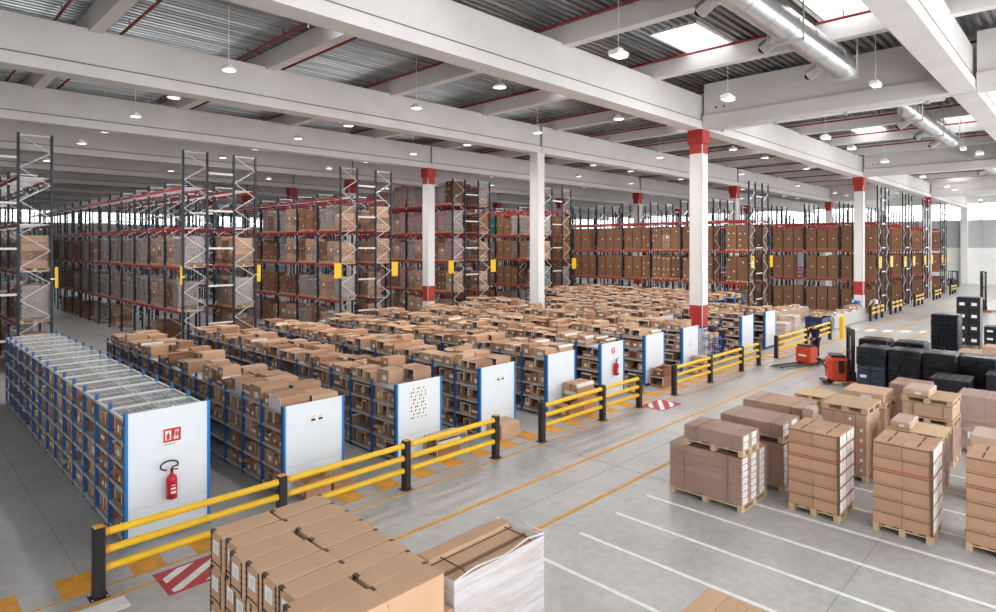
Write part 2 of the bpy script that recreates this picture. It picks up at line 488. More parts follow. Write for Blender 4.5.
# ---------------------------------------------------------------- cartons (shared meshes, unit box scaled per copy)
def carton_mesh(kind, m):
    """unit carton: x 0..1, y 0..1, z 0..1; kinds differ in lid, tape, label"""
    b = MB()
    if kind == 'closed':
        b.box(0, 1, 0, 1, 0, 1, m)
        b.box(-.004, 1.004, .47, .53, .75, 1.006, 'carton_tan')
        b.box(-.008, 0, .2, .55, .25, .6, 'paper_white')
        b.box(.002, .998, .495, .505, .99, 1.008, 'cardboard_dark')
    elif kind == 'open':
        t = .02
        b.box(0, 1, 0, 1, 0, t, m)
        b.box(0, t, 0, 1, 0, 1, m); b.box(1 - t, 1, 0, 1, 0, 1, m); b.box(t, 1 - t, 0, t, 0, 1, m); b.box(t, 1 - t, 1 - t, 1, 0, 1, m)
        b.bar((0, .5, 1), (-.2, .5, .82), 1, .015, m); b.bar((1, .5, 1), (1.16, .5, 1.16), 1, .015, m)
        b.bar((.5, 0, 1), (.5, -.12, 1.2), .96, .015, m)
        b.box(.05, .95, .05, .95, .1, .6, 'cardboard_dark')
        b.box(-.008, 0, .3, .6, .2, .5, 'paper_white')
    elif kind == 'pick':           # open picking front with a pale rim
        t = .05
        b.box(0, 1, 0, 1, 0, t, m); b.box(0, 1, 0, 1, 1 - t, 1, m); b.box(0, 1, 0, t, t, 1 - t, m); b.box(0, 1, 1 - t, 1, t, 1 - t, m); b.box(1 - t, 1, t, 1 - t, t, 1 - t, m)
        b.box(-.006, 0, 0, .06, 0, 1, 'paper_white'); b.box(-.006, 0, .94, 1, 0, 1, 'paper_white'); b.box(-.006, 0, 0, 1, .93, 1, 'paper_white')
        b.box(.25, .9, .1, .9, .06, .8, 'cardboard_dark'); b.box(.1, .25, .1, .55, .06, .5, 'goods_grey'); b.box(-.01, .0, .0, 1, .0, .26, m)  # dark block paints in the shade behind the open front
    elif kind == 'taped':
        b.box(0, 1, 0, 1, 0, 1, m)
        b.box(-.005, 1.005, -.005, .1, .8, 1.006, 'paper_white'); b.box(-.008, 0, .1, .9, .3, .5, 'paper_white')
        b.box(-.004, 1.004, .46, .54, .6, 1.006, 'tape_brown')
    elif kind == 'double':         # two flat cartons strapped together
        b.box(0, 1, 0, 1, 0, .49, m); b.box(.01, .99, .01, 1, .51, 1, m)
        b.box(.2, .23, -.006, 1.006, -.0, 1.006, 'tape_brown'); b.box(.75, .78, -.006, 1.006, -.0, 1.006, 'tape_brown')
        b.box(-.008, 0, .55, .9, .1, .4, 'paper_white')
    elif kind == 'printed':        # white face printed with dark marks
        b.box(0, 1, 0, 1, 0, 1, m)
        b.box(-.006, 0, 0, 1, 0, 1, 'paper_white')
        rr = random.Random(3)
        for i in range(7):
            for j in range(6):
                yy = .05 + i * .135; zz = .06 + j * .16
                b.box(-.01, -.006, yy, yy + .05 + rr.random() * .04, zz, zz + .06, 'red_ink' if (i + j) % 3 else 'tape_brown')
    return b.mesh('carton')
CM = {}
for k in ('closed', 'open', 'pick', 'taped', 'double', 'printed'):
    for m_ in CARD: CM[(k, m_)] = carton_mesh(k, m_)
TONE = {'cardboard_a': 'tan', 'cardboard_b': 'brown', 'cardboard_c': 'pale tan', 'cardboard_d': 'reddish brown'}
KW = {'closed': 'carton', 'open': 'open-flapped carton', 'pick': 'open-fronted carton', 'taped': 'white-taped carton', 'double': 'strapped double carton', 'printed': 'white-printed carton'}
class Far:                                     # collects what is beyond the individual 300
    def __init__(s): s.mb = MB()
    def box(s, x, y, z, sx, sy, sz, m, dark=False):
        s.mb.box(x, x + sx, y, y + sy, z, z + sz, m)
        if dark:
            s.mb.box(x - .006, x, y + .06, y + sy - .05, z + .05, z + sz * .75, 'cardboard_dark')  # dark patch on a solid box, painted shade of an open front
            s.mb.box(x - .008, x - .001, y, y + sy, z + sz * .86, z + sz, 'paper_white')
        else:
            s.mb.box(x - .006, x, y + sy * .2, y + sy * .6, z + sz * .3, z + sz * .62, 'paper_white')

# ---------------------------------------------------------------- shelving rows
SW = 1.5
def make_shelving(mesh_top):
    """prototype at the origin; x 0..1.5 (end panel faces -Y), y 0..14.5"""
    L = 14.5; n = 14; d = L / n
    H = 2.3 if mesh_top else 1.9
    lv = [.1, .54, .98, 1.42, 1.86] if mesh_top else [.1, .54, .98, 1.42]
    t = place(None, 'shelving_row')
    pm = MB(); pm.box(-.02, .04, -.027, .027, 0, H + (.14 if mesh_top else .07), 'shelf_blue')
    for k in range(10): pm.box(-.024, -.02, -.012, .012, .1 + k * .2, .16 + k * .2, 'black_plastic')
    pme = pm.mesh('post')
    pm2 = MB(); pm2.box(-.02, .04, -.03, .03, 0, H + .12, 'shelf_blue'); pme2 = pm2.mesh('post')
    for i in range(n + 1):
        y = .05 + d * i if i < n else L - .05
        place(pme, 'post', t, (.02, y, 0)); place(pme, 'post', t, (SW - .04, y, 0))
        if i < n:
            pass
    sm = MB()
    sm.box(.05, SW - .05, .0, d - .01, 0, .012, 'shelf_grey')
    sm.box(.0, .03, .03, d - .06, -.03, .03, 'shelf_grey'); sm.box(SW - .03, SW, .03, d - .06, -.03, .03, 'shelf_grey')
    sme = sm.mesh('shelf')
    for i in range(n):
        for z in lv: place(sme, 'shelf', t, (0, .05 + d * i, z))
    if mesh_top:
        w = MB()
        w.box(.03, SW - .03, 0, .05, -.02, .02, 'brace_pale'); w.box(.03, SW - .03, d - .05, d, -.02, .02, 'brace_pale')
        w.box(.0, .04, 0, d, -.03, .02, 'brace_pale'); w.box(SW - .04, SW, 0, d, -.03, .02, 'brace_pale'); w.box(SW / 2 - .009, SW / 2 + .009, 0, d, -.01, .012, 'brace_pale')
        for k in (1, 2, 4, 5): w.box(.04 + k * .237, .043 + k * .237, 0, d, -.003, .003, 'galvanised')
        for k in range(1, 2): w.box(.04, SW - .04, k * d / 2, k * d / 2 + .004, -.004, .004, 'galvanised')
        w.box(.04, SW - .04, .05, d - .05, -.012, -.008, 'film_sheet')
        wm = w.mesh('mesh_deck')
        for i in range(n): place(wm, 'mesh_deck', t, (0, .05 + d * i, H))
    else:
        w = MB(); w.box(.04, SW - .04, 0, d - .01, -.012, 0, 'shelf_grey'); w.box(0, .03, .03, d - .06, -.04, .01, 'shelf_grey'); w.box(SW - .03, SW, .03, d - .06, -.04, .01, 'shelf_grey')
        wm = w.mesh('top_shelf')
        for i in range(n): place(wm, 'top_shelf', t, (0, .05 + d * i, 1.86))
    # back divider, end panel with its blue edge posts and black foot
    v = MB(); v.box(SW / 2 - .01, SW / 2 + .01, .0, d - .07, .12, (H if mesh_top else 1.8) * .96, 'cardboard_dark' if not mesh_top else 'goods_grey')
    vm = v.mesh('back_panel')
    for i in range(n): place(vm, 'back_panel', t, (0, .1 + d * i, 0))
    p = MB(); HP = 2.42 if mesh_top else 1.99
    p.box(.05, SW - .05, -.03, -.005, .1, HP, 'panel_white')
    p.box(.05, SW - .05, -.033, -.03, .62, .626, 'shelf_grey')
    p.obj('end_panel', t)
    e = MB(); e.box(0, .05, -.05, .03, 0, HP, 'trim_blue'); e.box(SW - .05, SW, -.05, .03, 0, HP, 'trim_blue'); e.obj('edge_trim', t)
    k = MB(); k.box(0, SW, -.045, 0, 0, .1, 'bin_navy'); k.obj('foot_rail', t)
    return t
Y0 = 12.72
ROWX = [3.2, 6.25, 9.26, 12.2, 15.2, 18.2, 21.2, 24.25, 27.3, 30.35, 33.4]
protoA = make_shelving(True)
protoA.location = (ROWX[0], Y0, 0)
tag(protoA, 'blue and grey shelving row with mesh top deck and no boxes on it', 'shelving', 'shelving rows in the picking area')
protoB = make_shelving(False)
ROWS = [protoA]
for i, x in enumerate(ROWX[1:], 1):
    r = protoB if i == 1 else dup(protoB)
    r.location = (x, Y0 if i != 8 else 15.6, 0)
    ex = {1: 'with two small notices on its white end panel, right of the mesh-topped row', 2: 'with a sheet of dotted prints on its white end panel',
          3: 'with a double notice and an open box at its panel', 4: 'with blank white panel behind a stack of cartons on the floor',
          5: 'with round sign and extinguisher on its narrow white panel', 6: 'just right of the row with the round sign', 7: 'whose end panel stands just left of the red-banded column',
          8: 'starting behind the red-banded column', 9: 'just right of the picker with the blue trolley', 10: 'last on the right before the packing conveyors'}[i]
    tag(r, 'shelving row ' + ex, 'shelving', 'shelving rows in the picking area')
    if i == 8:                                    # this row is interrupted by the plain white column
        for ch in list(r.children):
            if ch.name.split('.')[0] in ('shelf', 'top_shelf', 'back_panel') and 7.2 < ch.location.y < 9.2: bpy.data.objects.remove(ch)
    ROWS.append(r)
for i, (x, y) in enumerate([(36.6, 18.3), (39.6, 18.3), (42.6, 18.3)]):
    r = dup(protoB); r.location = (x, y, 0)
    for ch in list(r.children):
        if ch.name.split('.')[0] == 'end_panel': bpy.data.objects.remove(ch)
    tag(r, 'far shelving row behind the conveyors, %s of three from the left' % ORD[i], 'shelving', 'shelving rows behind the conveyors')
ROWXY = [(x, Y0 if i != 8 else 15.6) for i, x in enumerate(ROWX)] + [(36.6, 18.3), (39.6, 18.3), (42.6, 18.3)]
ROWNAME = ['mesh-topped'] + ['%s shelving row' % ORD[i] for i in range(1, 11)] + ['%s far shelving row' % ORD[i] for i in range(3)]

rnd = random.Random(11)
tops = []                     # cartons on the shelving tops
for r, (x0, y0) in enumerate(ROWXY):
    if r == 0: continue
    for lane in (0, 1):
        y = y0 + .06 + rnd.random() * .2; n = 0
        while y < y0 + 14.1:
            sy = rnd.choice([.3, .34, .38, .42, .48, .6]); sx = rnd.choice([.5, .58, .64, .68, .7]); sz = rnd.choice([.18, .22, .26, .28, .32, .37])
            k = rnd.choices(['closed', 'taped', 'double', 'pick', 'open', 'printed'], [24, 14, 10, 44, 7, 1])[0]
            if r == 1 and n == 0 and lane == 0: k, sy, sz, sx = 'printed', .55, .3, .7
            m = rnd.choices(CARD, [40, 25, 25, 10])[0]
            if k == 'open' : sy = max(sy, .42); sz = max(sz, .3)
            if r == 1 and 4.4 < y - y0 < 5.6 or (rnd.random() < (.10 if r < 4 else .05)):
                y += rnd.uniform(.25, .5); continue
            x = x0 + (.02 if lane == 0 else .77) + rnd.uniform(0, .7 - sx)
            n += 1
            tops.append((r, lane, n, x, y, 1.862, sx, sy, sz, k, m, rnd.uniform(-.05, .05) if sy < .5 else 0, False))
            if rnd.random() < .16 and k in ('closed', 'double', 'taped') and sz < .28:
                tops.append((r, lane, n, x + .02, y + .01, 1.864 + sz, sx * .94, sy * .92, sz * .9, 'closed', rnd.choice(CARD), 0, True))
            y += sy + rnd.choice([.02, .03, .05, .1])
tops = [t for t in tops if not (t[0] == 8 and 22.6 < t[4] < 25.3)]
bins = []
def bin_fill(r, x0, y0, bays, levels, topz, seed):
    q = random.Random(seed)
    d = 14.5 / 14
    for i in bays:
        for li, z in enumerate([.1, .54, .98, 1.42, 1.86]):
            if li not in levels: continue
            y = y0 + .1 + d * i; n = 0; yend = y0 + d * (i + 1) - .02
            while y < yend - .2:
                sy = min(q.choice([.24, .3, .34, .45]), yend - y); sz = q.choice([.24, .3, .34, .38]); sx = q.choice([.5, .6, .66])
                if sy < .18: break
                k = q.choices(['closed', 'pick', 'taped', 'open'], [26, 52, 14, 8])[0]
                n += 1
                xx = x0 + .045 + q.random() * .04
                if q.random() < .9: bins.append((r, i, li, n, xx, y, z + .014, min(sx, .68), sy - .02, min(sz, .29) if k == 'open' else sz, k, q.choices(CARD, [2, 3, 1, 4])[0]))
                y += sy
bin_fill(0, ROWX[0], Y0, range(14), range(5), 1, 1)
for r in range(1, 5): bin_fill(r, *ROWXY[r], range(0, 3), range(4), 1, 10 + r); bin_fill(r, *ROWXY[r], range(3, 14), (2, 3), 1, 30 + r)
for r in range(5, 11): bin_fill(r, *ROWXY[r], range(0, 3), range(4), 1, 50 + r); bin_fill(r, *ROWXY[r], range(3, 14), (3,), 1, 70 + r)
bins = [t for t in bins if not (t[0] == 8 and 22.6 < t[5] < 25.3)]
def seg_word(yy):
    return 'near end' if yy < 4.8 else ('middle' if yy < 9.6 else 'far end')
tops.sort(key=lambda t: cam_dist((t[3], t[4], t[5])))
ft = Far()
for i, (r, lane, n, x, y, z, sx, sy, sz, k, m, rz, st) in enumerate(tops):
    if i < 300:
        o = place(CM[(k, m)], 'cardboard_box', None, (x, y, z), rz, (sx, sy, sz))
        o.location.x += max(0, math.sin(rz) * sy)
        lab = '%s %s %s %s, %s lane, %s from its panel' % (TONE[m], KW[k], 'stacked on another atop' if st else 'lying atop', ROWNAME[r], 'left' if lane == 0 else 'right', ordw(n - 1))
        tag(o, lab, 'box', 'cartons on the shelving tops')
    else: ft.box(x, y, z, sx, sy, sz, m, k == 'pick')
o = ft.mb.obj('cardboard_boxes'); stuff(o); tag(o, 'many small cardboard boxes on the farther shelving tops', 'boxes')
bins.sort(key=lambda t: cam_dist((t[4], t[5], t[6])))
ft = Far(); LV = ['bottom', 'second', 'third', 'fourth', 'fifth']
for i, (r, bay, li, n, x, y, z, sx, sy, sz, k, m) in enumerate(bins):
    if i < 300:
        o = place(CM[(k, m)], 'storage_carton', None, (x, y, z), 0, (sx, sy, sz))
        rn = 'first row' if r == 0 else ROWNAME[r].replace('shelving row', 'row')
        tag(o, '%s %s in %s, %s shelf, %s bay back, %s along' % (TONE[m], KW[k], rn, LV[li], ordw(bay), ordw(n - 1)), 'box', 'cartons inside the shelving')
    else: ft.box(x, y, z, sx, sy, sz, m, k == 'pick')
o = ft.mb.obj('storage_cartons'); stuff(o); tag(o, 'many small cartons inside the farther shelving bays', 'boxes')

# ---------------------------------------------------------------- pallet racks
def rack_meshes(h_end, h_in, levels):
    def frame(h):
        u = MB()
        for y in (0,):
            for x in (.0, 1.2):
                u.box(x, x + .1, -.05, .05, 0, h, 'upright_navy'); u.box(x - .03, x + .13, -.08, .08, 0, .02, 'galvanised')
        z = .2; s = 0
        br = MB(); n = round((h - .28) / .75); st = (h - .28) / n
        for s in range(n):
            xa, xb = (.1, 1.2) if s % 2 == 0 else (1.2, .1)
            br.bar((xa, 0, z), (xb, 0, z + st), .04, .03, 'brace_pale'); z += st
        br.bar((.1, 0, .2), (1.2, 0, .2), .04, .05, 'brace_pale'); br.bar((.1, 0, h - .08), (1.2, 0, h - .08), .04, .05, 'brace_pale')
        return u.mesh('upright_frame'), br.mesh('brace')
    return frame(h_end), frame(h_in)
FR = {'L': rack_meshes(10.5, 9.0, None), 'R': rack_meshes(10.5, 9.3, None)}
bmesh_ = MB()
for x in (.02, 1.23):
    bmesh_.box(x, x + .05, .06, 2.74, -.14, 0, 'beam_red'); bmesh_.box(x - .01, x + .06, .05, .1, -.2, .05, 'galvanised'); bmesh_.box(x - .01, x + .06, 2.7, 2.75, -.2, .05, 'galvanised')
for k in range(6): bmesh_.box(.02, 1.28, .3 + k * .42, .38 + k * .42, -.03, -.005, 'galvanised')
BEAM = bmesh_.mesh('beam_pair')
sp = MB(); sp.bar((0, 0, 0), (1.3, 0, 0), .06, .1, 'brace_pale'); SPACER = sp.mesh('row_spacer')
LEVL = [2.1, 4.4, 6.5, 8.6]; LEVR = [2.72, 5.15, 7.55]
RW = 3.9
def make_rack(x0, y0, bays, side, label):
    t = thing('pallet_rack', label, 'rack', (x0, y0, 0), 0, 'double pallet rack rows')
    (fe, be), (fi, bi) = FR[side]; lv = LEVL if side == 'L' else LEVR
    for s in (0, 1):
        xs = 0 if s == 0 else 2.6
        for i in range(bays + 1):
            f = place(fe if i == 0 else fi, 'upright_frame', t, (xs, i * 2.8, 0)); place(be if i == 0 else bi, 'brace', f)
        nb = bays if s == 0 else min(bays, 8)
        for i in range(nb):
            for z in lv: place(BEAM, 'beam_pair', t, (xs, i * 2.8, z))
    for z in (1.4, 3.4, 5.4, 7.4, 9.4): place(SPACER, 'row_spacer', t, (1.3, 0, z))
    for i in range(1, bays, 2):
        for z in (3.4, 7.4): place(SPACER, 'row_spacer', t, (1.3, i * 2.8, z))
    return t
RACKS = [  # x0, y0, bays, side, level fill
    (1.75, 33.7, 15, 'L', 'double pallet rack at the far left edge, with grey bundles and crates'),
    (11.1, 33.7, 16, 'L', 'second pallet rack from left, behind the left shelving rows, upper levels mostly empty'),
    (20.3, 33.7, 14, 'L', 'third pallet rack from left, its tall end left of the red column'),
    (29.6, 33.7, 12, 'L', 'pallet rack with pinkish wrapped loads on its highest level'),
    (39.2, 33.2, 10, 'L', 'pallet rack just right of the plain white column'),
    (46.5, 18.9, 13, 'R', 'pallet rack with tidy brown cartons behind the middle red-banded column'),
    (57.3, 12.8, 13, 'R', 'first of the four racks ending at the right aisle'),
    (66.4, 12.8, 10, 'R', 'second of the four racks ending at the right aisle'),
    (75.5, 12.8, 8, 'R', 'third of the four racks ending at the right aisle'),
    (85.4, 12.8, 7, 'R', 'last of the four racks ending at the right aisle, nearest the white wall')]
for a in RACKS: make_rack(*a[:5])
RN = ['far-left rack', 'second rack', 'third rack', 'fourth rack', 'fifth rack', 'sixth rack', 'seventh rack', 'eighth rack', 'ninth rack', 'tenth rack']

# pallet loads standing in the racks
def pallet_mb(sx, sy, m='wood', b=None, z=0):
    b = b or MB()
    for k in range(5): b.box(.0, sx, k * (sy - .1) / 4, k * (sy - .1) / 4 + .1, z + .122, z + .144, m)
    for x in (0, sx / 2 - .05, sx - .1): b.box(x, x + .1, 0, sy, z + .1, z + .122, m)
    for x in (0, sx / 2 - .07, sx - .14):
        for y in (0, sy / 2 - .05, sy - .1): b.box(x, x + .14, y, y + .1, z + .02, z + .1, m)
    for y in (0, sy / 2 - .05, sy - .1): b.box(0, sx, y, y + .1, z, z + .02, m)
    return b
RP = pallet_mb(1.1, .82).mesh('pallet')
def rack_goods(kind, seed):
    q = random.Random(seed); b = MB()
    if kind == 'cartons':
        nx, ny, nz = 2, q.choice([1, 2, 2, 3]), q.choice([2, 3, 4])
        dx, dy, dz = 1.06 / nx, .82 / ny, 1 / nz
        for i in range(nx):
            for j in range(ny):
                for k in range(nz):
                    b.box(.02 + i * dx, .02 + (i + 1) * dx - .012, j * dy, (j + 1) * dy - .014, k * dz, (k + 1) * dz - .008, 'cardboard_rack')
                    if i == 0 and q.random() < .55:
                        b.box(.008, .02, j * dy + dy * .35, j * dy + dy * .35 + .1, k * dz + dz * .5, k * dz + dz * .5 + .045, 'paper_white')
        for j in range(ny):
            if q.random() < .6: b.box(.3, .4, -.008, .0, .3, .36, 'paper_white')
    elif kind in ('wrapped', 'pink', 'teal'):
        m = {'wrapped': 'goods_grey', 'pink': 'goods_pink', 'teal': 'goods_teal'}[kind]
        b.bbox(.03, 1.07, .02, .8, 0, .97, .06, m)
        for k in range(3): b.bbox(.06 + q.random() * .1, .9 + q.random() * .15, .05 + q.random() * .1, .6 + q.random() * .18, .8, .97 + q.random() * .04, .04, m)
        nz = q.choice([3, 4, 5])
        for k in range(1, nz): b.box(.022, 1.078, .012, .808, k / nz - .008, k / nz + .008, 'cardboard_dark')
        b.bbox(.005, 1.09, .0, .82, .0, 1.02, .03, 'film_mid')
    elif kind == 'filmbox':
        nz = q.choice([3, 4]); 
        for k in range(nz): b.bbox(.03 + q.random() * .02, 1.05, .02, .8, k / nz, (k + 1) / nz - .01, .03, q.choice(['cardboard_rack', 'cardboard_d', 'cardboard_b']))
        b.box(.01, 1.08, 0, .82, .0, 1.0, 'film')
        b.box(.0, .01, .2, .36, .5, .62, 'paper_white')
    return b.mesh('pallet_load')
GM = {}
for k, n in (('cartons', 6), ('wrapped', 4), ('pink', 3), ('teal', 1), ('filmbox', 4)):
    GM[k] = [rack_goods(k, 100 + i) for i in range(n)]
GW = {'cartons': 'load of stacked brown cartons', 'wrapped': 'grey film-wrapped load', 'pink': 'pinkish wrapped load', 'teal': 'dark teal wrapped load', 'filmbox': 'film-wrapped brown carton load'}
loads = []
q = random.Random(5)
def fill(ri, s, bays, levels, kinds, wts, hmin, hmax, p=.95):
    x0, y0, nb, side, _ = RACKS[ri]
    lv = [0.0] + (LEVL if side == 'L' else LEVR)
    for i in bays:
        for li in levels:
            for k in range(3):
                if q.random() > p: continue
                kd = q.choices(kinds, wts)[0]
                z = lv[li] if li else 0.0
                x = x0 + (0 if s == 0 else 2.6) + .1 + q.random() * .03; y = y0 + i * 2.8 + .1 + k * .88 + q.random() * .03
                loads.append((ri, s, i, li, k, x, y, z, q.uniform(hmin, hmax), kd, q.randrange(len(GM[kd]))))
W3 = ['wrapped', 'filmbox', 'cartons', 'pink']
fill(0, 1, range(1), (0, 1, 2), W3, [6, 4, 1, 0], 1.3, 1.75); fill(0, 0, range(1), (0, 1, 2), W3, [4, 4, 3, 1], 1.2, 1.7)
fill(0, 1, range(1, 5), (0, 1, 2), W3, [4, 3, 2, 1], 1.1, 1.7, .7)
fill(1, 0, range(0, 13), (1, 2), W3, [8, 3, 1, 0], 1.3, 1.75, .93); fill(1, 0, range(0, 11), (0,), W3, [4, 3, 3, 0], .7, 1.6, .6); fill(1, 0, range(0, 1), (2,), W3, [5, 3, 1, 0], .8, 1.4, .6)
fill(1, 1, range(1), (0, 1, 2), W3, [3, 5, 3, 0], 1.4, 1.75)
fill(2, 0, range(0, 4), (3,), W3, [4, 4, 4, 2], 1.2, 1.7); fill(2, 0, range(0, 7), (0, 1, 2), W3, [7, 4, 3, 1], 1.2, 1.7); fill(2, 1, range(1), (0, 1, 2, 3), W3, [2, 5, 4, 1], 1.4, 1.75)
fill(3, 0, range(0, 5), (0, 1, 2), W3, [4, 4, 4, 2], 1.3, 1.75); fill(3, 0, range(0, 4), (3, 4), W3, [3, 1, 1, 6], 1.3, 1.8); fill(3, 1, range(1), (0, 1, 2, 3), W3, [2, 4, 5, 2], 1.4, 1.75); fill(3, 1, range(1), (4,), ['pink'], [1], 1.3, 1.8)
fill(4, 0, range(0, 5), (0, 1, 2, 3), ['cartons', 'filmbox', 'wrapped', 'teal', 'pink'], [6, 5, 3, 1, 1], 1.4, 1.75); fill(4, 1, range(1), (0, 1, 2, 3), W3, [2, 4, 5, 0], 1.4, 1.7)
C3 = ['cartons', 'filmbox']
fill(5, 0, range(0, 9), (0, 1, 2), C3, [9, 1], 1.9, 2.05, .98); fill(5, 0, range(0, 9), (3,), C3, [9, 1], 1.7, 1.9, .0); fill(5, 1, range(1), (0, 1, 2), C3, [9, 1], 1.9, 2.05)
for ri in (6, 7, 8, 9):
    fill(ri, 0, range(0, 4 if ri == 6 else 2), (0, 1, 2), C3, [9, 1], 1.9, 2.05, .98); fill(ri, 1, range(1), (0, 1, 2), C3, [9, 1], 1.9, 2.05)
loads.sort(key=lambda t: cam_dist((t[5], t[6], t[7])) / (1 + t[8] * .05))
NLOAD = 278
fm = MB(); LVW = ['floor', 'first', 'second', 'third', 'fourth']
for i, (ri, s, bay, li, k, x, y, z, h, kd, v) in enumerate(loads):
    if i < NLOAD:
        o = place(GM[kd][v], 'pallet_load', None, (x, y, z + .146), 0, (1, 1, h - .15))
        p = place(RP, 'pallet', o, (0, 0, -.145 / (h - .15)), 0, (1, 1, 1 / (h - .15)))
        p['label'] = 'wooden pallet'
        tag(o, '%s in %s, %s, %s level, %s bay back, %s' % (GW[kd], RN[ri], 'left side' if s == 0 else 'right side', LVW[li], ORD[bay], ['nearest', 'middle', 'farthest'][k]), 'pallet load', 'pallet loads in the racks')
    else:
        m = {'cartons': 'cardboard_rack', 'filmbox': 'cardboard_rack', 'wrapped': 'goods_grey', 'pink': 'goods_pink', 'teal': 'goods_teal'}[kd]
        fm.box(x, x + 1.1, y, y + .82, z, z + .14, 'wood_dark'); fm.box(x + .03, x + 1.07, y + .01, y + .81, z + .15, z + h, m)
        fm.box(x + .02, x + .03, y + .3, y + .42, z + h * .5, z + h * .5 + .07, 'paper_white')
o = fm.obj('pallet_loads'); stuff(o); tag(o, 'many pallet loads deep in the farther rack bays', 'pallet loads')

# ---------------------------------------------------------------- ceiling fittings: pipes, ducts, lamps
k = 0
for i in range(len(PX) - 1):
    if PX[i] < -8 or PX[i] > 80: continue
    for dx, r in ((1.0, .05), (5.15, .05)):
        b = MB(); x = PX[i] + dx
        b.tube((x, -8, 13.12), (x, 100, 13.12), r, 'pipe_red', 8)
        o = b.obj('sprinkler_pipe')
        hb = MB()
        for y in range(-6, 60, 3): hb.box(x - .015, x + .015, y, y + .03, 13.1, 13.39, 'pipe_red'); hb.tube((x, y + 1.2, 13.08), (x, y + 1.2, 12.96), .025, 'galvanised', 6)
        h = hb.obj('sprinkler_head', o); h['kind'] = 'stuff'
        tag(o, 'red sprinkler pipe beneath the steel deck, %s counted from the left' % ordw(k), 'pipe', 'red sprinkler pipes'); k += 1
def duct(x0, x1, y, z, r, label, end=True):
    t = thing('ventilation_duct', label, 'duct', (x0, y, z), 0, 'silver ventilation ducts')
    b = MB(); L = x1 - x0
    b.tube((0, 0, 0), (L, 0, 0), r, 'duct_steel', 24)
    for i in range(int(L / 1.5) + 1): b.tube((i * 1.5, 0, 0), (i * 1.5 + .05, 0, 0), r + .012, 'duct_steel', 24)
    b.obj('duct_pipe', t)
    i_ = MB(); i_.tube((0, 0, 0), (-.5, 0, .05), r * .98, 'duct_steel', 20, r * .5); i_.tube((-.5, 0, .05), (-3.6, 0, .05), r * .5, 'duct_steel', 16); i_.obj('inlet_pipe', t)
    c = MB(); c.tube((L, 0, 0), (L + .35, 0, 0), r * .98, 'duct_steel', 20, r * .6); c.tube((L + .35, 0, 0), (L + .6, 0, -.02), r * .55, 'duct_steel', 16); c.obj('end_cone', t)
    n = 0; x = L - 1.2
    while x > 0:
        for sy in (1,):
            nz = MB(); nz.tube((x, sy * r * .8, -.1), (x + .12, sy * (r + .42), -.34), .17, 'duct_steel', 16, .2); nz.tube((x + .13, sy * (r + .44), -.35), (x + .16, sy * (r + .47), -.37), .13, 'black_plastic', 12)
            nz.obj('nozzle', t)
        x -= 4.2
    x = L - .4
    while x > 0:
        h = MB()
        for s in (-1, 1): h.box(x, x + .05, s * (r + .06) - .02, s * (r + .06) + .02, -r - .06, ZD - z, 'galvanised')
        h.box(x, x + .05, -r - .08, r + .08, -r - .1, -r - .02, 'galvanised'); h.obj('hanger', t)
        x -= 5.5
    return t
duct(11, 24.5, 6.5, 11.95, .44, 'large silver ventilation duct ending near the upper right beam')
duct(34.2, 46.3, 6.4, 12.0, .42, 'silver ventilation duct further back, second of three along the bay')
duct(57.5, 66, 6.2, 12.0, .42, 'small distant silver ventilation duct at the right edge, last of three')
# high-bay lamps, each with its own disc of light
def make_lamp(kind):
    t = place(None, 'pendant_lamp')
    r = MB(); r.tube((0, 0, .2), (0, 0, 2.17 if kind == 'dome' else 2.12), .009, 'lamp_white', 6); r.obj('suspension_rod', t)
    s = MB()
    if kind == 'dome':
        s.lathe((0, 0, 0), [(.05, .24), (.1, .2), (.22, .1), (.27, .02), (.26, 0), (.21, .06), (.08, .14), (0, .15)], 'lamp_white', 20)
    else:
        s.bbox(-.3, .3, -.2, .2, 0, .16, .03, 'lamp_white'); s.box(-.12, .12, -.1, .1, .16, .24, 'lamp_white')
    s.obj('lamp_shade', t)
    g = MB()
    if kind == 'dome': g.lathe((0, 0, .012), [(0, .0), (.2, 0), (.2, .015), (0, .015)], 'lamp_glow', 20)
    else: g.box(-.26, .26, -.16, .16, -.015, 0, 'lamp_glow')
    g.obj('lamp_diffuser', t)
    return t
PLAMP = {'dome': make_lamp('dome'), 'box': make_lamp('box')}
USED = set(); n = 0
LY = [0.0, 5.3, 10.5, 15.6, 20.5, 25.8, 30.8, 36, 41, 51]
for ix, x in enumerate([8.2, 16.0, 23.8, 32.5, 41, 49, 62, 70, 78, 94, 104]):
    for iy, y in enumerate(LY):
        if iy > 7 and x > 45: continue
        if x < 12 and y < 17 or (iy < 2 and x < 45) or iy == 0: continue
        if any(h[0] - .4 < x < h[1] + .4 and h[2] - .4 < y < h[3] + .4 for h in SKY): x += 1.6 if not any(h[0] - .4 < x + 1.6 < h[1] + .4 and h[2] - .4 < y < h[3] + .4 for h in SKY) else 3.6
        if x == 62 and y < 12 and iy != 2: continue
        if x > 90 and iy > 2: continue  # lamps past the racks are added to brighten the far wall
        kind = 'box' if iy in (1, 2) else 'dome'
        t = PLAMP[kind] if kind not in USED else dup(PLAMP[kind]); USED.add(kind)
        t.location = (x, y, 11.35 if kind == 'box' else 11.3)
        tag(t, '%s pendant lamp, %s from left in the %s lamp line from the front' % ('white box' if kind == 'box' else 'white dome', ORD[ix], ORD[iy]), 'lamp', 'white pendant lamps')
        ld = bpy.data.lights.get('high_bay_light') or bpy.data.lights.new('high_bay_light', 'AREA')
        ld.shape = 'DISK'; ld.size = .5; ld.energy = LAMP_W; ld.color = (1, .955, .915); ld.spread = math.radians(170)
        lo = bpy.data.objects.new('lamp_light', ld); COL.objects.link(lo); lo.location = (0, 0, -.03); lo.parent = t
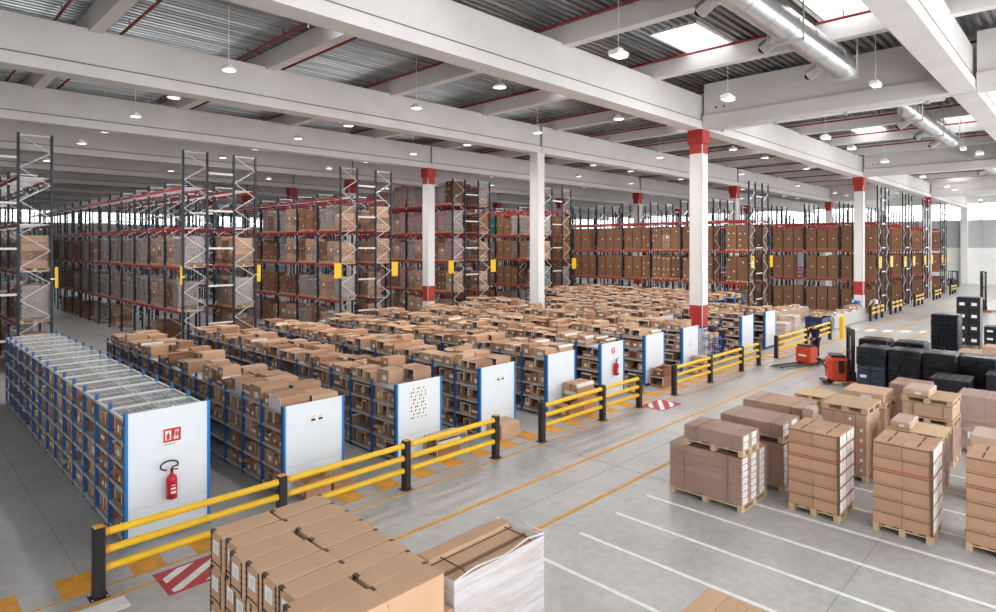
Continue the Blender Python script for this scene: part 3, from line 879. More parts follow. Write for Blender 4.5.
def linear(x0, x1, y, z, label):
    b = MB(); b.box(x0, x1, y - .06, y + .06, z, z + .07, 'lamp_white'); o = b.obj('linear_lamp')
    d = MB(); d.box(x0 + .03, x1 - .03, y - .05, y + .05, z - .02, z, 'lamp_glow'); d.obj('lamp_tube', o)
    for x in (x0 + .4, x1 - .4):
        h = MB(); h.box(x - .01, x + .01, y - .01, y + .01, z + .07, 13.4, 'galvanised'); h.box(x - .05, x + .05, y - .2, y + .2, 13.36, 13.42, 'galvanised'); h.obj('hanger', o)
    tag(o, label, 'lamp', 'linear lamps')
linear(8.0, 10.2, 46.9, 12.9, 'lit linear lamp high above the far left rack')
linear(12, 13.4, 46.9, 12.9, 'short lit linear lamp right of the one above the left rack')
linear(15, 17.5, 46.9, 12.9, 'lit linear lamp above the second rack end')
linear(20, 22, 46.9, 12.9, 'lit linear lamp above the third rack end')
for xx, lb in ((25.2, 'short white lamp hanging under the end of the large duct'), (45.6, 'short white lamp hanging beyond the second duct')):
    b = MB(); b.bbox(-.3, .3, -.15, .15, 0, .16, .03, 'lamp_white'); o = b.obj('pendant_lamp', None, (xx + .3, 5.75, 11.35))
    g = MB(); g.box(-.27, .27, -.12, .12, -.012, 0, 'lamp_glow'); g.obj('lamp_diffuser', o); r = MB(); r.box(-.01, .01, -.01, .01, .16, 2.09, 'lamp_white'); r.obj('suspension_rod', o)
    tag(o, lb, 'lamp', 'white pendant lamps')
b = MB(); b.box(-.05, .05, 0, 9.2, 0, .12, 'lamp_white'); o = b.obj('cable_tray', None, (29.06, 4.2, ZB + .02))
for y in (.5, 3.4, 6.3, 8.8):
    h = MB(); h.box(-.06, .06, y, y + .14, -.05, .16, 'galvanised'); h.obj('tray_bracket', o)
b = MB(); b.box(-.4, -.05, .2, 9, .1, .14, 'galvanised'); b.obj('support_strip', o)
tag(o, 'long white cable tray along the cross beam beside the red-topped column', 'cable tray')

# ---------------------------------------------------------------- barriers
def make_barrier(posts, y, label, group='yellow and black walkway barriers', rail_end=None):
    t = thing('safety_barrier', label, 'barrier', (posts[0], y, 0), 0, group)
    pm = MB(); pm.bbox(-.085, .085, -.085, .085, .01, 1.1, .02, 'black_plastic'); pm.box(-.13, .13, -.13, .13, 0, .014, 'black_plastic')
    for a in (-.1, .1):
        for c in (-.1, .1): pm.tube((a, c, .014), (a, c, .03), .015, 'galvanised', 6)
    pme = pm.mesh('post')
    cap = MB(); cap.box(-.07, .07, -.07, .07, 1.1, 1.112, 'line_orange' if posts[0] < 3 else 'black_plastic'); cme = cap.mesh('post_cap')
    for p in posts:
        o = place(pme, 'post', t, (p - posts[0], 0, 0)); place(cme, 'post_cap', o)
    ends = posts + ([rail_end] if rail_end else [])
    for a, c in zip(ends[:-1], ends[1:]):
        r = MB(); L = c - a
        r.tube((.09, 0, 0), (L - .09, 0, 0), .06, 'barrier_yellow', 14)
        for u in (.085, L - .15): r.tube((u, 0, 0), (u + .065, 0, 0), .068, 'barrier_yellow' if u > .1 else 'line_orange', 14)
        me = r.mesh('rail')
        for z in (.99, .71, .43): place(me, 'rail', t, (a - posts[0], 0, z))
    return t
BY = 11.19
make_barrier([2.46, 5.48, 8.44, 11.33], BY, 'yellow-railed barrier with four black posts before the mesh-topped shelving row')
make_barrier([13.19, 16.15, 18.32], BY, 'yellow-railed barrier with three black posts before the stacked floor cartons')
make_barrier([20.75, 23.71, 26.76, 28.68], BY, 'yellow-railed barrier with four posts in front of the picker and blue trolley')
make_barrier([31.13, 35.5, 39.6], BY + .1, 'yellow-railed barrier beyond the moving pallet truck', 'yellow and black walkway barriers')
def guard(x, y, w, lab):
    t = thing('rack_guard', lab, 'barrier', (x, y, 0), 0, 'striped guards at the rack ends')
    pm = MB(); pm.bbox(-.09, .09, -.09, .09, 0, 1.15, .02, 'black_plastic'); me = pm.mesh('post')
    for u in (0, w / 2, w): place(me, 'post', t, (u, 0, 0))
    for z in (.95, .6):
        r = MB(); n = 8
        for i in range(n): r.box(.0 + i * w / n, (i + 1) * w / n, -.14, -.09, z - .09, z + .09, 'barrier_yellow' if i % 3 != 2 else 'black_plastic')
        r.obj('striped_rail', t)
    return t
guard(51.3, 11.9, 3.4, 'black and yellow guard beside the far red-banded column')
guard(57.5, 11.9, 3.4, 'black and yellow guard before the first right rack end')
guard(66.6, 11.9, 3.4, 'black and yellow guard before the second right rack end')
guard(75.7, 11.9, 3.4, 'black and yellow guard before the third right rack end')
guard(85.6, 11.9, 3.4, 'black and yellow guard before the last right rack end')
b = MB(); b.tube((0, 0, 0), (0, 0, 1.25), .15, 'barrier_yellow', 20); b.lathe((0, 0, 1.25), [(.15, 0), (.13, .06), (.07, .1), (0, .11)], 'barrier_yellow', 20); b.box(-.2, .2, -.2, .2, 0, .015, 'barrier_yellow')
tag(b.obj('bollard', None, (40.6, 10.9, 0)), 'yellow bollard post beside the aisle near the navy bin', 'bollard')

# ---------------------------------------------------------------- signs and fittings on the shelving end panels
PYF = Y0 - .034
def sign_board(x, z, w, h, m='paper_white'):
    b = MB(); b.box(-w / 2, w / 2, -.008, 0, -h / 2, h / 2, m); return b, x, z
b, x, z = sign_board(0, 0, .34, .36)
b.box(-.155, .155, -.011, -.008, -.1, .155, 'sign_red')
o = b.obj('fire_sign', None, (ROWX[0] + .8, PYF, 1.86))
p = MB(); p.box(-.125, -.02, -.014, -.011, -.06, .12, 'paper_white')
p.bbox(-.1, -.045, -.017, -.014, -.05, .05, .001, 'sign_red'); p.box(-.08, -.06, -.017, -.014, .05, .09, 'sign_red')
for a in range(4): p.bar((.03 + a * .025, -.013, -.06), (.05 + a * .02 + (-1) ** a * .02, -.013, .12 - .02 * (a % 2)), .003, .018, 'paper_white')
p.obj('pictogram', o)
tx = MB()
for i in range(3): tx.box(-.14 + i * .07, -.085 + i * .07, -.0095, -.008, -.15, -.135, 'tape_brown')
tx.obj('caption', o)
tag(o, 'red extinguisher pictogram sign on the white panel of the mesh-topped row', 'sign')
def extinguisher(x, z, s, label, hose=True):
    t = thing('fire_extinguisher', label, 'fire extinguisher', (x, PYF - .115, z))
    b = MB(); r = .11 * s
    b.lathe((0, 0, 0), [(r * .5, 0), (r, .02), (r, .44 * s), (r * .85, .5 * s), (r * .35, .55 * s), (r * .3, .6 * s), (0, .6 * s)], 'extinguisher_red', 20); b.obj('cylinder', t)
    l = MB(); l.tube((0, 0, .15 * s), (0, 0, .36 * s), r * 1.01, 'extinguisher_red', 20, caps=False); l.box(-.05 * s, .05 * s, -r - .006, -r + .01, .24 * s, .275 * s, 'paper_white'); l.box(-.05 * s, .05 * s, -r - .006, -r + .01, .15 * s, .2 * s, 'paper_white'); l.box(-.04 * s, .04 * s, -r - .006, -r + .01, .32 * s, .335 * s, 'paper_white'); l.obj('label', t)
    v = MB(); v.tube((0, 0, .6 * s), (0, 0, .68 * s), .03 * s, 'black_rubber', 10); v.bar((0, 0, .66 * s), (.12 * s, -.02, .64 * s), .03, .02, 'extinguisher_red'); v.bar((0, 0, .7 * s), (.13 * s, -.02, .73 * s), .03, .02, 'black_rubber'); v.obj('valve', t)
    if hose:
        h = MB(); pts = []
        for i in range(15):
            a = -.2 + i / 14 * 4.6; pts.append((-.03 + .19 * s * math.cos(a) * .95 - .02, -.02, .76 * s + .1 * s * math.sin(a)))
        h.path(pts, .016, 'black_rubber', 8); h.obj('hose', t)
    k = MB(); k.box(-.03, .03, .06, .115, .2 * s, .5 * s, 'galvanised'); k.obj('bracket', t)
    return t
extinguisher(ROWX[0] + .76, .70, .86, 'red fire extinguisher with looped black hose on the mesh-topped row panel')
extinguisher(ROWX[5] + .82, .78, .85, 'small red fire extinguisher under the round sign on a white panel', False)
b = MB(); b.tube((0, 0, 0), (0, -.008, 0), .15, 'paper_white', 20); o = b.obj('fire_sign', None, (ROWX[5] + .78, PYF, 1.68))
p = MB(); p.tube((0, -.008, 0), (0, -.011, 0), .12, 'sign_red', 18); p.box(-.02, .02, -.015, -.011, -.09, .09, 'paper_white'); p.box(-.06, .06, -.015, -.011, .0, .04, 'paper_white'); p.obj('pictogram', o)
tag(o, 'round red and white sign above the smaller fire extinguisher', 'sign')
def notice(x, z, label):
    b = MB(); b.box(-.22, .22, -.005, 0, -.09, .09, 'paper_white'); o = b.obj('paper_notice', None, (x, PYF, z))
    c = MB()
    for s in (-1, 1): c.box(s * .09 - .05, s * .09 + .05, -.008, -.005, -.07, -.02, 'tape_black'); c.bar((s * .09 - .05, -.006, .0), (s * .09 + .06, -.006, .05), .003, .02, 'shelf_grey')
    c.obj('print', o); tag(o, label, 'notice', 'paper notices on panels')
notice(ROWX[1] + .8, 1.62, 'small paper double notice on the second white end panel')
notice(ROWX[3] + .85, 1.6, 'small paper double notice on the fourth white end panel')
b = MB(); b.box(-.3, .3, -.005, 0, -.44, .44, 'paper_white'); o = b.obj('paper_sheet', None, (ROWX[2] + .72, PYF, 1.42))
c = MB(); q = random.Random(9)
for i in range(8):
    for j in range(9):
        if (i * 3 + j * 5) % 7 < 4: u = -.26 + i * .066; v = -.4 + j * .094; c.bar((u, -.0065, v), (u + .03 + .02 * q.random(), -.0065, v + .045), .003, .026, 'tape_black')
c.obj('print', o); tag(o, 'paper sheet of small dark prints on the third white end panel', 'notice')
b = MB(); b.tube((0, 0, 0), (0, -.006, 0), .14, 'shelf_grey', 20); b.tube((0, -.006, 0), (0, -.008, 0), .11, 'panel_white', 20)
tag(b.obj('paper_notice', None, (ROWX[7] + .72, PYF, 1.3)), 'faint round sticker on the white panel left of the red-banded column', 'notice')
b = MB(); b.box(-.07, .07, -.01, 0, -.13, .13, 'paper_white'); b.box(-.05, .05, -.014, -.01, -.0, .1, 'sign_red'); b.box(-.05, .05, -.014, -.01, -.11, -.04, 'black_plastic')
tag(b.obj('column_sign', None, (28.05, 24.3 - .355, 2.05)), 'tiny red and black sign low on the plain white column', 'sign')

# aisle signs bolted to the rack ends
def aisle_sign(x, y, z, label, full, w=.62, h=.95):
    b = MB(); b.box(-w / 2, w / 2, -.012, .012, -h / 2, h / 2, 'barrier_yellow'); o = b.obj('aisle_sign', None, (x, y, z))
    ux = min((rx + e for rx, ry, *_ in RACKS for e in (.05, 3.85)), key=lambda u: abs(u - x)) - x
    c = MB(); c.box(min(-.03, ux - .05), max(.03, ux + .05), .012, .06, -.1, -.04, 'galvanised'); c.obj('bracket', o)
    if full:
        g = MB()
        if full == 1:
            g.tube((0, -.012, -.2), (0, -.016, -.2), .2, 'sign_red', 20); g.box(-.13, .13, -.02, -.016, -.24, -.16, 'paper_white')
        else:
            g.tube((0, -.012, -.2), (0, -.016, -.2), .2, 'paper_white', 20); g.bbox(-.08, .08, -.02, -.016, -.3, -.1, .001, 'cart_blue')
        g.bar((-.12, -.014, .12), (-.02, -.014, .36), .004, .05, 'black_plastic'); g.bar((.02, -.014, .12), (.02, -.014, .38), .004, .05, 'black_plastic'); g.box(.06, .16, -.016, -.012, .14, .2, 'black_plastic'); g.box(.06, .16, -.016, -.012, .28, .34, 'black_plastic')
        g.obj('pictogram', o)
    tag(o, label, 'sign', 'yellow aisle signs at the rack ends')
SGN = [(5.76, 33.592, 4.1, 'at the far left rack end', 0, .12), (11.02, 33.592, 4.0, 'on the left upright of the second rack end', 0, .1), (15.1, 33.592, 4.0, 'on the right upright of the second rack end', 0, .2),
       (20.1, 33.592, 4.0, 'on the left of the third rack end', 0, .5), (24.4, 33.592, 4.0, 'on the right of the third rack end', 0, .5), (29.4, 33.592, 4.0, 'on the left of the fourth rack end', 0, .5), (33.75, 33.592, 4.0, 'on the right of the fourth rack end', 0, .55),
       (43.4, 33.092, 4.0, 'right of the plain white column', 0, .6), (47.0, 18.792, 4.3, 'with pictogram on the left of the sixth rack end', 2, .62), (50.75, 18.792, 4.3, 'blank, on the right of the sixth rack end', 0, .62),
       (57.8, 12.692, 4.2, 'with no-entry disc beside the far red-banded column', 1, .9), (61.7, 12.692, 4.2, 'blank, right of the no-entry sign', 0, .9), (67.0, 12.692, 4.1, 'with pale pictogram on the second right rack end', 2, .9), (70.8, 12.692, 4.1, 'blank, on the second right rack end', 0, .9),
       (76.2, 12.692, 4.1, 'with red disc on the third right rack end', 1, .9), (79.9, 12.692, 4.1, 'blank, on the third right rack end', 0, .9), (86.2, 12.692, 4.1, 'with red disc on the last right rack end', 1, .9), (89.8, 12.692, 4.1, 'blank, on the last right rack end by the white wall', 0, .9)]
for x, y, z, l, f, w in SGN: aisle_sign(x, y, z, 'yellow aisle sign ' + l, f, w)

# ---------------------------------------------------------------- foreground cartons on their pallet
def fg_carton(L, W, Hh):
    b = MB(); b.bbox(0, L, 0, W, 0, Hh, .008, 'carton_tan')
    me = b.mesh('carton')
    s = MB()
    for y in (.006, W - .03): 
        s.box(-.004, .0, y, y + .024, .01, Hh - .02, 'tape_black')
        for k in range(6): s.box(-.006, -.003, y - .012, y + .036, .03 + k * Hh / 6.3, .05 + k * Hh / 6.3, 'tape_black')
    s.box(-.004, .04, W - .09, W + .001, Hh - .03, Hh + .003, 'tape_black')
    s.box(-.004, 0, .02, W - .02, Hh * .12, Hh * .16, 'tape_black')
    l = MB(); l.box(-.005, -.001, W * .3, W * .78, Hh * .42, Hh * .78, 'paper_white')
    for k in range(4): l.box(-.0065, -.005, W * .35, W * (.6 + .04 * (k % 3)), Hh * (.48 + k * .065), Hh * (.50 + k * .065), 'shelf_grey')
    return me, s.mesh('black_tape'), l.mesh('shipping_label')
FC = fg_carton(.745, .345, .44)
ft_ = MB(); ft_.box(.70, .7485, .30, .3465, .40, .4435, 'tape_black'); ft_.box(.74, .749, .315, .3465, .05, .44, 'tape_black'); FTAPE = ft_.mesh('black_tape')
FP = MB()
pallet_mb(1.6, 1.2, 'wood', FP); pal = FP.obj('pallet', None, (2.95, 5.1, 0)); tag(pal, 'wooden pallet beneath the near part of the foreground carton stack', 'pallet')
FP = MB(); pallet_mb(1.6, 1.6, 'wood', FP); pal = FP.obj('pallet', None, (2.95, 6.42, 0)); tag(pal, 'wooden pallet beneath the far part of the foreground carton stack', 'pallet')
YS = [7.67, 7.28, 6.93, 6.56, 6.19, 5.82, 5.46, 5.11]
OFFL = [.03, .06, -.03, 0, .02, .03, -.10, -.06]
OFFR = [.03, .01, .02, .0, -.02, -.04, -.07, -.10]
COLW = ['left column', 'right column']
for c in range(2):
    for i, y in enumerate(YS):
        for k in range(4):
            if k < 3 and c == 1 and 0 < i < 7: continue      # inside the stack, never seen
            x = 2.955 + c * .775 + (OFFL[i] if c == 0 else OFFR[i]) * (1 if k > 1 else .4)
            if k < 3: x = 2.955 + c * .775 + (.02 if c == 0 else .0) + (.03 if i % 2 else 0)
            o = place(FC[0], 'carton', None, (x, y, .146 + k * .4445))
            s = place(FC[1], 'black_tape', o); s['label'] = 'black serrated tape'
            if c == 0: p = place(FC[2], 'shipping_label', o)
            else: place(FTAPE, 'black_tape', o)
            tag(o, 'tan carton in foreground stack, %s, %s row from the shelving, %s layer from top' % (COLW[c], ORD[i], ORD[3 - k]), 'box', 'foreground carton stack')
for i in range(1, 7):
    for k in range(3):
        o = place(FC[0], 'carton', None, (2.955 + .775, YS[i], .146 + k * .4445))
        place(FC[1], 'black_tape', o)
        tag(o, 'tan carton in foreground stack, right column, %s row from the shelving, %s layer from top' % (ORD[i], ORD[3 - k]), 'box', 'foreground carton stack')

def load(name, label, x0, x1, y0, y1, base=True, group='pallet loads on the floor', pal=None, pm='wood'):
    t = thing(name, label, 'pallet load', (x0, y0, 0), 0, group)
    if base:
        b = MB(); pallet_mb(x1 - x0, y1 - y0, pm, b); b.obj('pallet', t)
    return t
# film-wrapped flat cartons beside the foreground stack
t = load('pallet_load', 'film-wrapped stack of flat cartons right of the foreground carton stack', 4.6, 6.1, 5.2, 5.95)
for i in range(3):
    for k in range(2):
        b = MB(); b.bbox(.0 + i * .02, 1.5 - i * .03, .25 * i, .25 * i + .24, .146 + k * .77, .146 + .765 + k * .77 + (.06 if (k and i == 2) else 0) - .03 * (i == 0) * k, .012, 'carton_tan'); b.obj('carton', t)
b = MB()
for i in range(2): b.box(.02, 1.47, .25 * (i + 1) - .012, .25 * (i + 1) - .004, 1.6, 1.69, 'tape_brown')
b.obj('seam', t)
b = MB()
for x in (.2, 1.32): b.path([(x, -.012, .15), (x, -.012, 1.69), (x + .02, .1, 1.72), (x + .02, .5, 1.72)], .008, 'tape_black', 6)
b.obj('strap', t)
b = MB()
for x0, x1, y0, y1 in ((-.03, 1.53, -.035, -.025), (-.03, 1.53, .775, .785), (-.035, -.025, -.03, .78), (1.525, 1.535, -.03, .78)): b.box(x0, x1, y0, y1, .1, 1.72, 'film_heavy')
b.path([(-.03, -.03, 1.72), (.3, -.03, 1.77), (.8, -.03, 1.73), (1.2, -.03, 1.79), (1.53, -.03, 1.75), (1.53, .35, 1.80), (1.53, .78, 1.74)], .012, 'film_heavy', 6)
b.obj('wrap_film', t)
# carton pile at the bottom edge
t = load('pallet_load', 'pile of tan cartons at the bottom edge of the photo, right of centre', 5.3, 6.3, 1.85, 3.0)
for i in range(5):
    for k in range(4):
        b = MB(); b.bbox(.0, 1.0, i * .23, i * .23 + .226, .146 + k * .42, .146 + k * .42 + .415, .008, 'carton_tan'); b.obj('carton', t)

# ---------------------------------------------------------------- strapped carton towers (front row on the white lines)
def tower(label, x0, x1, y0, y1, h, nz=6, film=True):
    t = load('pallet_load', label, x0, x1, y0, y1)
    X = x1 - x0; Y = y1 - y0; z0 = .146; dz = (h - z0) / nz
    cb = MB(); cb.bbox(0, X / 2 - .004, 0, Y / 2 - .004, 0, dz - .006, .006, 'carton_brown')
    cb.box(-.003, 0, .0, Y / 2 - .004, dz * .80, dz * .88, 'tape_brown')
    me = cb.mesh('carton')
    lb = MB()
    for k in range(2): lb.box(X / 4 * k + .02, X / 4 * k + X / 4 - .025, -.004, 0, dz * .1, dz * .86, 'paper_white'); lb.box(X / 4 * k + .05, X / 4 * k + X / 8, -.006, -.004, dz * .3, dz * .36, 'shelf_grey')
    le = lb.mesh('shipping_label')
    sl = MB(); sl.box(X * .06, X * .44, Y * .24, Y * .27, dz - .006, dz - .003, 'cardboard_dark')
    se = sl.mesh('lid_slot')
    q = random.Random(int(x0 * 100 + y0 * 10))
    for k in range(nz):
        for i in range(2):
            for j in range(2):
                o = place(me, 'carton', t, (i * X / 2 + q.uniform(-.006, .006), j * Y / 2 + q.uniform(-.006, .006), z0 + k * dz))
                if j == 0: place(le, 'shipping_label', o)
                if k == nz - 1: place(se, 'lid_slot', o)
    s = MB(); z = z0 + dz * (nz - 2) + .01
    for a, c in (((-.012, -.012, z), (-.012, Y + .012, z)), ((-.012, -.012, z), (X + .012, -.012, z))): s.bar(a, c, .006, .018, 'strap_red')
    s.obj('strap', t)
    for yy in (-.006,):
        c = MB(); c.box(-.014, -.008, -.014, .03, z0, h, 'tape_brown'); c.box(-.014, .03, -.014, -.008, z0, h, 'tape_brown'); c.obj('corner_strip', t)
    return t
tower('strapped carton tower left of three on the white lines, six layers', 13.42, 14.46, 3.66, 4.62, 1.72)
tower('strapped carton tower standing in the middle of the three front towers', 13.62, 14.62, 2.16, 3.12, 1.74)
tower('strapped carton tower cut off by the right edge of the photo', 13.85, 14.85, .72, 1.70, 1.72)

def flats(label, x0, x1, y0, y1, h, nx, nz, film='film', m='carton_rose', base=True, z0=.146, labels=True, zoff=0, pm='wood'):
    """load of long flat cartons: long face to -X, labelled ends to -Y, wrapped in film"""
    t = load('pallet_load', label, x0, x1, y0, y1, base, pm=pm)
    t.location.z = zoff
    X = x1 - x0; Y = y1 - y0; dz = (h - z0) / nz
    cb = MB(); cb.bbox(.01, X / nx - .006, .0, Y, 0, dz - .003, .004, m)
    lb = MB(); w = X / nx
    lb.box(.03, w * .62, -.005, 0, dz * .08, dz * .9, 'paper_white'); lb.box(.05, w * .4, -.007, -.005, dz * .45, dz * .6, 'shelf_grey')
    me = cb.mesh('carton'); le = lb.mesh('shipping_label')
    for i in range(nx):
        for k in range(nz):
            o = place(me, 'carton', t, (i * w, 0, z0 + k * dz))
            if labels: place(le, 'shipping_label', o)
    s = MB()
    for yy in (.18 * Y, .78 * Y):
        s.bar((-.008, yy, z0), (-.008, yy, h), .02, .006, 'tape_brown'); s.bar((-.008, yy, h + .004), (X, yy, h + .004), .02, .006, 'tape_brown')
    s.obj('strap', t)
    f = MB(); f.bbox(-.02, X + .02, -.025, Y + .02, z0 - .05, h + .015, .03, film); f.obj('wrap_film', t)
    return t
flats('wide film-wrapped load of rosy flat cartons, leftmost of the pallets at right', 12.5, 13.85, 5.22, 6.85, 1.12, 3, 7)
flats('small wrapped pallet of thin cartons lying on top of the leftmost wide load', 12.5, 13.35, 5.2, 6.5, .44, 2, 2, zoff=1.145)
flats('wide wrapped load right behind the leftmost one, white labels on its end', 14.2, 15.5, 5.0, 6.5, 1.05, 4, 6, m='carton_rose')
flats('thin carton load stacked atop the second wide wrapped load', 14.22, 15.3, 5.02, 6.45, .42, 2, 2, m='carton_rose', zoff=1.08)
flats('large smooth wrapped carton load with three seams, behind the leftmost pallets', 16.0, 17.2, 5.2, 6.65, 1.5, 4, 4, m='carton_brown')
def pallets(label, x0, x1, y0, y1, n, zoff=0):
    for k in range(n):
        b = MB(); X = x1 - x0; Y = y1 - y0
        for i in range(7): b.box(i * (X - .135) / 6, i * (X - .135) / 6 + .135, 0, Y, .122, .144, 'wood')
        for y in (0, Y / 2 - .05, Y - .1): b.box(0, X, y, y + .1, .1, .122, 'wood')
        for x in (0, X / 2 - .06, X - .12):
            for y in (0, Y / 2 - .07, Y - .14): b.box(x, x + .12, y, y + .14, .02, .1, 'wood')
            b.box(x, x + .12, 0, Y, 0, .02, 'wood')
        o = b.obj('pallet', None, (x0 + (.015 if k % 2 else 0), y0, zoff + k * .146))
        tag(o, label % ORD[n - 1 - k] if '%' in label else label, 'pallet', 'empty wooden pallets')
pallets('empty wooden pallet behind the large smooth load, %s from top of its stack', 21.6, 22.8, 6.3, 7.25, 4)
def mixed(label, x0, x1, y0, y1, h, nx=2, ny=3, nz=5, film='film', m='carton_brown', top_pallet=False, lumps=0, pm='wood'):
    """wrapped pallet of small cartons with scattered white labels"""
    t = load('pallet_load', label, x0, x1, y0, y1, pm=pm)
    X = x1 - x0; Y = y1 - y0; z0 = .146; dz = (h - z0) / nz; q = random.Random(int(x0 * 37 + y0 * 91))
    me = MB(); me.bbox(.004, X / nx - .004, .004, Y / ny - .004, 0, dz - .004, .006, m); me = me.mesh('carton')
    lm = MB(); lm.box(-.003, .004, Y / ny * .35, Y / ny * .6, dz * .35, dz * .62, 'paper_white'); lm = lm.mesh('shipping_label')
    for k in range(nz):
        for i in range(nx):
            for j in range(ny):
                o = place(me, 'carton', t, (i * X / nx, j * Y / ny, z0 + k * dz))
                if i == 0 and q.random() < .5: place(lm, 'shipping_label', o)
    f = MB(); f.bbox(-.02, X + .02, -.02, Y + .02, .1, h + .02, .04, film); f.obj('wrap_film', t)
    return t
def wrapbox(label, x0, x1, y0, y1, z, h, m='carton_tan', film='film'):
    b = MB(); b.bbox(0, x1 - x0, 0, y1 - y0, 0, h, .02, m); b.box(-.004, .0, (y1 - y0) * .3, (y1 - y0) * .55, h * .3, h * .7, 'paper_white')
    o = b.obj('wrapped_box', None, (x0, y0, z)); f = MB(); f.bbox(-.015, x1 - x0 + .015, -.015, y1 - y0 + .015, .01, h + .015, .03, film); f.obj('wrap_film', o)
    tag(o, label, 'box'); return o
mixed('wrapped load of small cartons under an empty pallet, behind the left tower', 16.15, 17.3, 3.82, 4.76, 1.55, 2, 4, 6)
pallets('empty wooden pallet lying on the wrapped load behind the left tower', 16.15, 17.35, 3.8, 4.78, 1, 1.575)
wrapbox('flat pale film bundle beside the empty pallet behind the left tower', 15.75, 16.1, 4.84, 5.1, 0, 1.6, 'carton_tan', 'film_mid')
mixed('wrapped carton load with pale box tray on top, between the tower rows', 18.55, 19.7, 3.95, 5.05, 1.2, 2, 3, 4)
pallets('wooden pallet on the wrapped load between the tower rows', 18.55, 19.7, 3.95, 5.05, 1, 1.225)
wrapbox('tan wrapped box with white tags on the pallet between the tower rows', 18.6, 19.65, 4.0, 5.0, 1.371, .22)
mixed('brown wrapped load behind the middle tower, under a slatted pallet', 16.4, 17.4, 2.43, 3.45, 1.15, 2, 2, 4, 'film', 'carton_rose')
pallets('slatted wooden pallet on the brown load behind the middle tower', 16.4, 17.42, 2.4, 3.46, 1, 1.175)
wrapbox('small film-wrapped bundle on the slatted pallet behind the middle tower', 16.45, 17.3, 3.02, 3.42, 1.322, .16, 'carton_tan', 'film_mid')
t = mixed('tall wrapped load with two pallet layers, behind the slatted pallet', 18.8, 20.0, 2.55, 3.65, .95, 2, 2, 3, 'film', 'carton_rose')
pallets('wooden pallet, lower one within the tall two-layer load', 18.8, 20.0, 2.55, 3.65, 1, .975)
flats('thin layer of tan cartons between the two pallets of the tall load', 18.82, 19.98, 2.57, 3.63, .34, 2, 2, m='carton_tan', zoff=1.125, base=False, z0=.02, labels=False)
pallets('wooden pallet on top of the tall two-layer load', 18.8, 20.0, 2.55, 3.65, 1, 1.485)
wrapbox('pale film-wrapped carton bundle on the topmost pallet of the tall load', 18.85, 19.8, 3.05, 3.62, 1.633, .17, 'carton_tan', 'film_mid')
mixed('plain brown boxed load in front of the black crates', 20.6, 21.7, 3.4, 4.3, 1.55, 1, 1, 2, 'film', 'carton_rose')
mixed('brown film-wrapped load near the right edge, before the black crates', 20.4, 21.5, 1.5, 2.7, 1.52, 2, 2, 2, 'film_mid', 'carton_rose')
mixed('low wrapped load with a pallet above it at the right edge', 16.5, 17.5, .85, 2.0, 1.0, 2, 3, 4)
pallets('orange-toned wooden pallet on the load at the right edge', 16.5, 17.5, .85, 2.0, 1, 1.025)
wrapbox('pale wrapped carton bundle on the pallet at the right edge', 16.55, 17.45, .9, 1.95, 1.172, .27, 'carton_tan', 'film_mid')
b = MB(); b.tube((0, 0, .13), (0, .5, .13), .13, 'paper_white', 20); b.tube((0, -.01, .13), (0, .51, .13), .04, 'cardboard_b', 12)
tag(b.obj('film_roll', None, (17.0, .95, 1.46)), 'white film roll lying on the wrapped bundle at the right edge', 'roll')

# ---------------------------------------------------------------- black wrapped goods and crates
def black_load(label, x0, x1, y0, y1, h, open_side=False, labels=False):
    t = load('pallet_load', label, x0, x1, y0, y1, group='black wrapped loads', pm='wood_dark')
    X = x1 - x0; Y = y1 - y0; z0 = .146; nz = 4; dz = (h - z0) / nz
    cm = 'crate_blue' if open_side else 'crate_black'
    me = MB(); me.bbox(.01, X / 2 - .006, .01, Y / 2 - .006, 0, dz - .01, .015, cm); me.box(-.006, .02, .02, Y / 2 - .02, dz - .09, dz - .03, cm); me.box(.0, .01, .1, Y / 2 - .1, dz * .35, dz * .5, 'crate_black'); me = me.mesh('crate')
    lm = MB(); lm.box(-.01, -.004, Y / 2 * .3, Y / 2 * .75, dz * .3, dz * .55, 'paper_white'); lm = lm.mesh('shipping_label')
    for k in range(nz):
        for i in range(2):
            for j in range(2):
                o = place(me, 'crate', t, (i * X / 2, j * Y / 2, z0 + k * dz))
                if i == 0 and (labels or (open_side and k == 1 and j == 1)): place(lm, 'shipping_label', o)
    if not labels:
        f = MB(); zl = h * .62 if open_side else .16
        f.bbox(-.03, X + .03, -.03, Y + .03, zl, h + .03, .06, 'film_black')
        q = random.Random(int(x0 * 10 + y0 * 7))
        for k in range(5):
            ya = q.uniform(0, Y); f.bar((-.035, ya, q.uniform(zl + .1, h)), (-.035, min(Y, ya + q.uniform(.2, .5)), q.uniform(zl + .1, h)), .02, .012, 'film_black')
        f.obj('wrap_film', t)
    return t
black_load('black-capped load of dark blue crates just right of the parked stacker mast', 25.5, 26.5, 5.46, 6.36, 1.78, True)
black_load('black film-wrapped load, second in the row from the stacker', 25.6, 26.6, 4.42, 5.38, 1.78)
black_load('black film-wrapped load, third in the row from the stacker', 25.7, 26.7, 3.42, 4.36, 1.78)
black_load('black film-wrapped load, fourth in the row near the right edge', 25.9, 26.9, 2.36, 3.34, 1.74)
black_load('black wrapped load behind the first crate load', 28.0, 29.0, 5.9, 6.9, 1.75)
black_load('black wrapped load behind the second and third', 28.0, 29.0, 4.7, 5.7, 1.75)
black_load('tall plain black load standing behind the black row', 33.9, 34.9, 4.42, 5.42, 2.4)
black_load('tall stack of black crates with many white labels', 41.5, 42.5, 4.45, 5.5, 2.75, False, True)
black_load('lower black crates right of the labelled stack', 37.5, 38.5, 2.9, 3.9, 1.65, False, True)
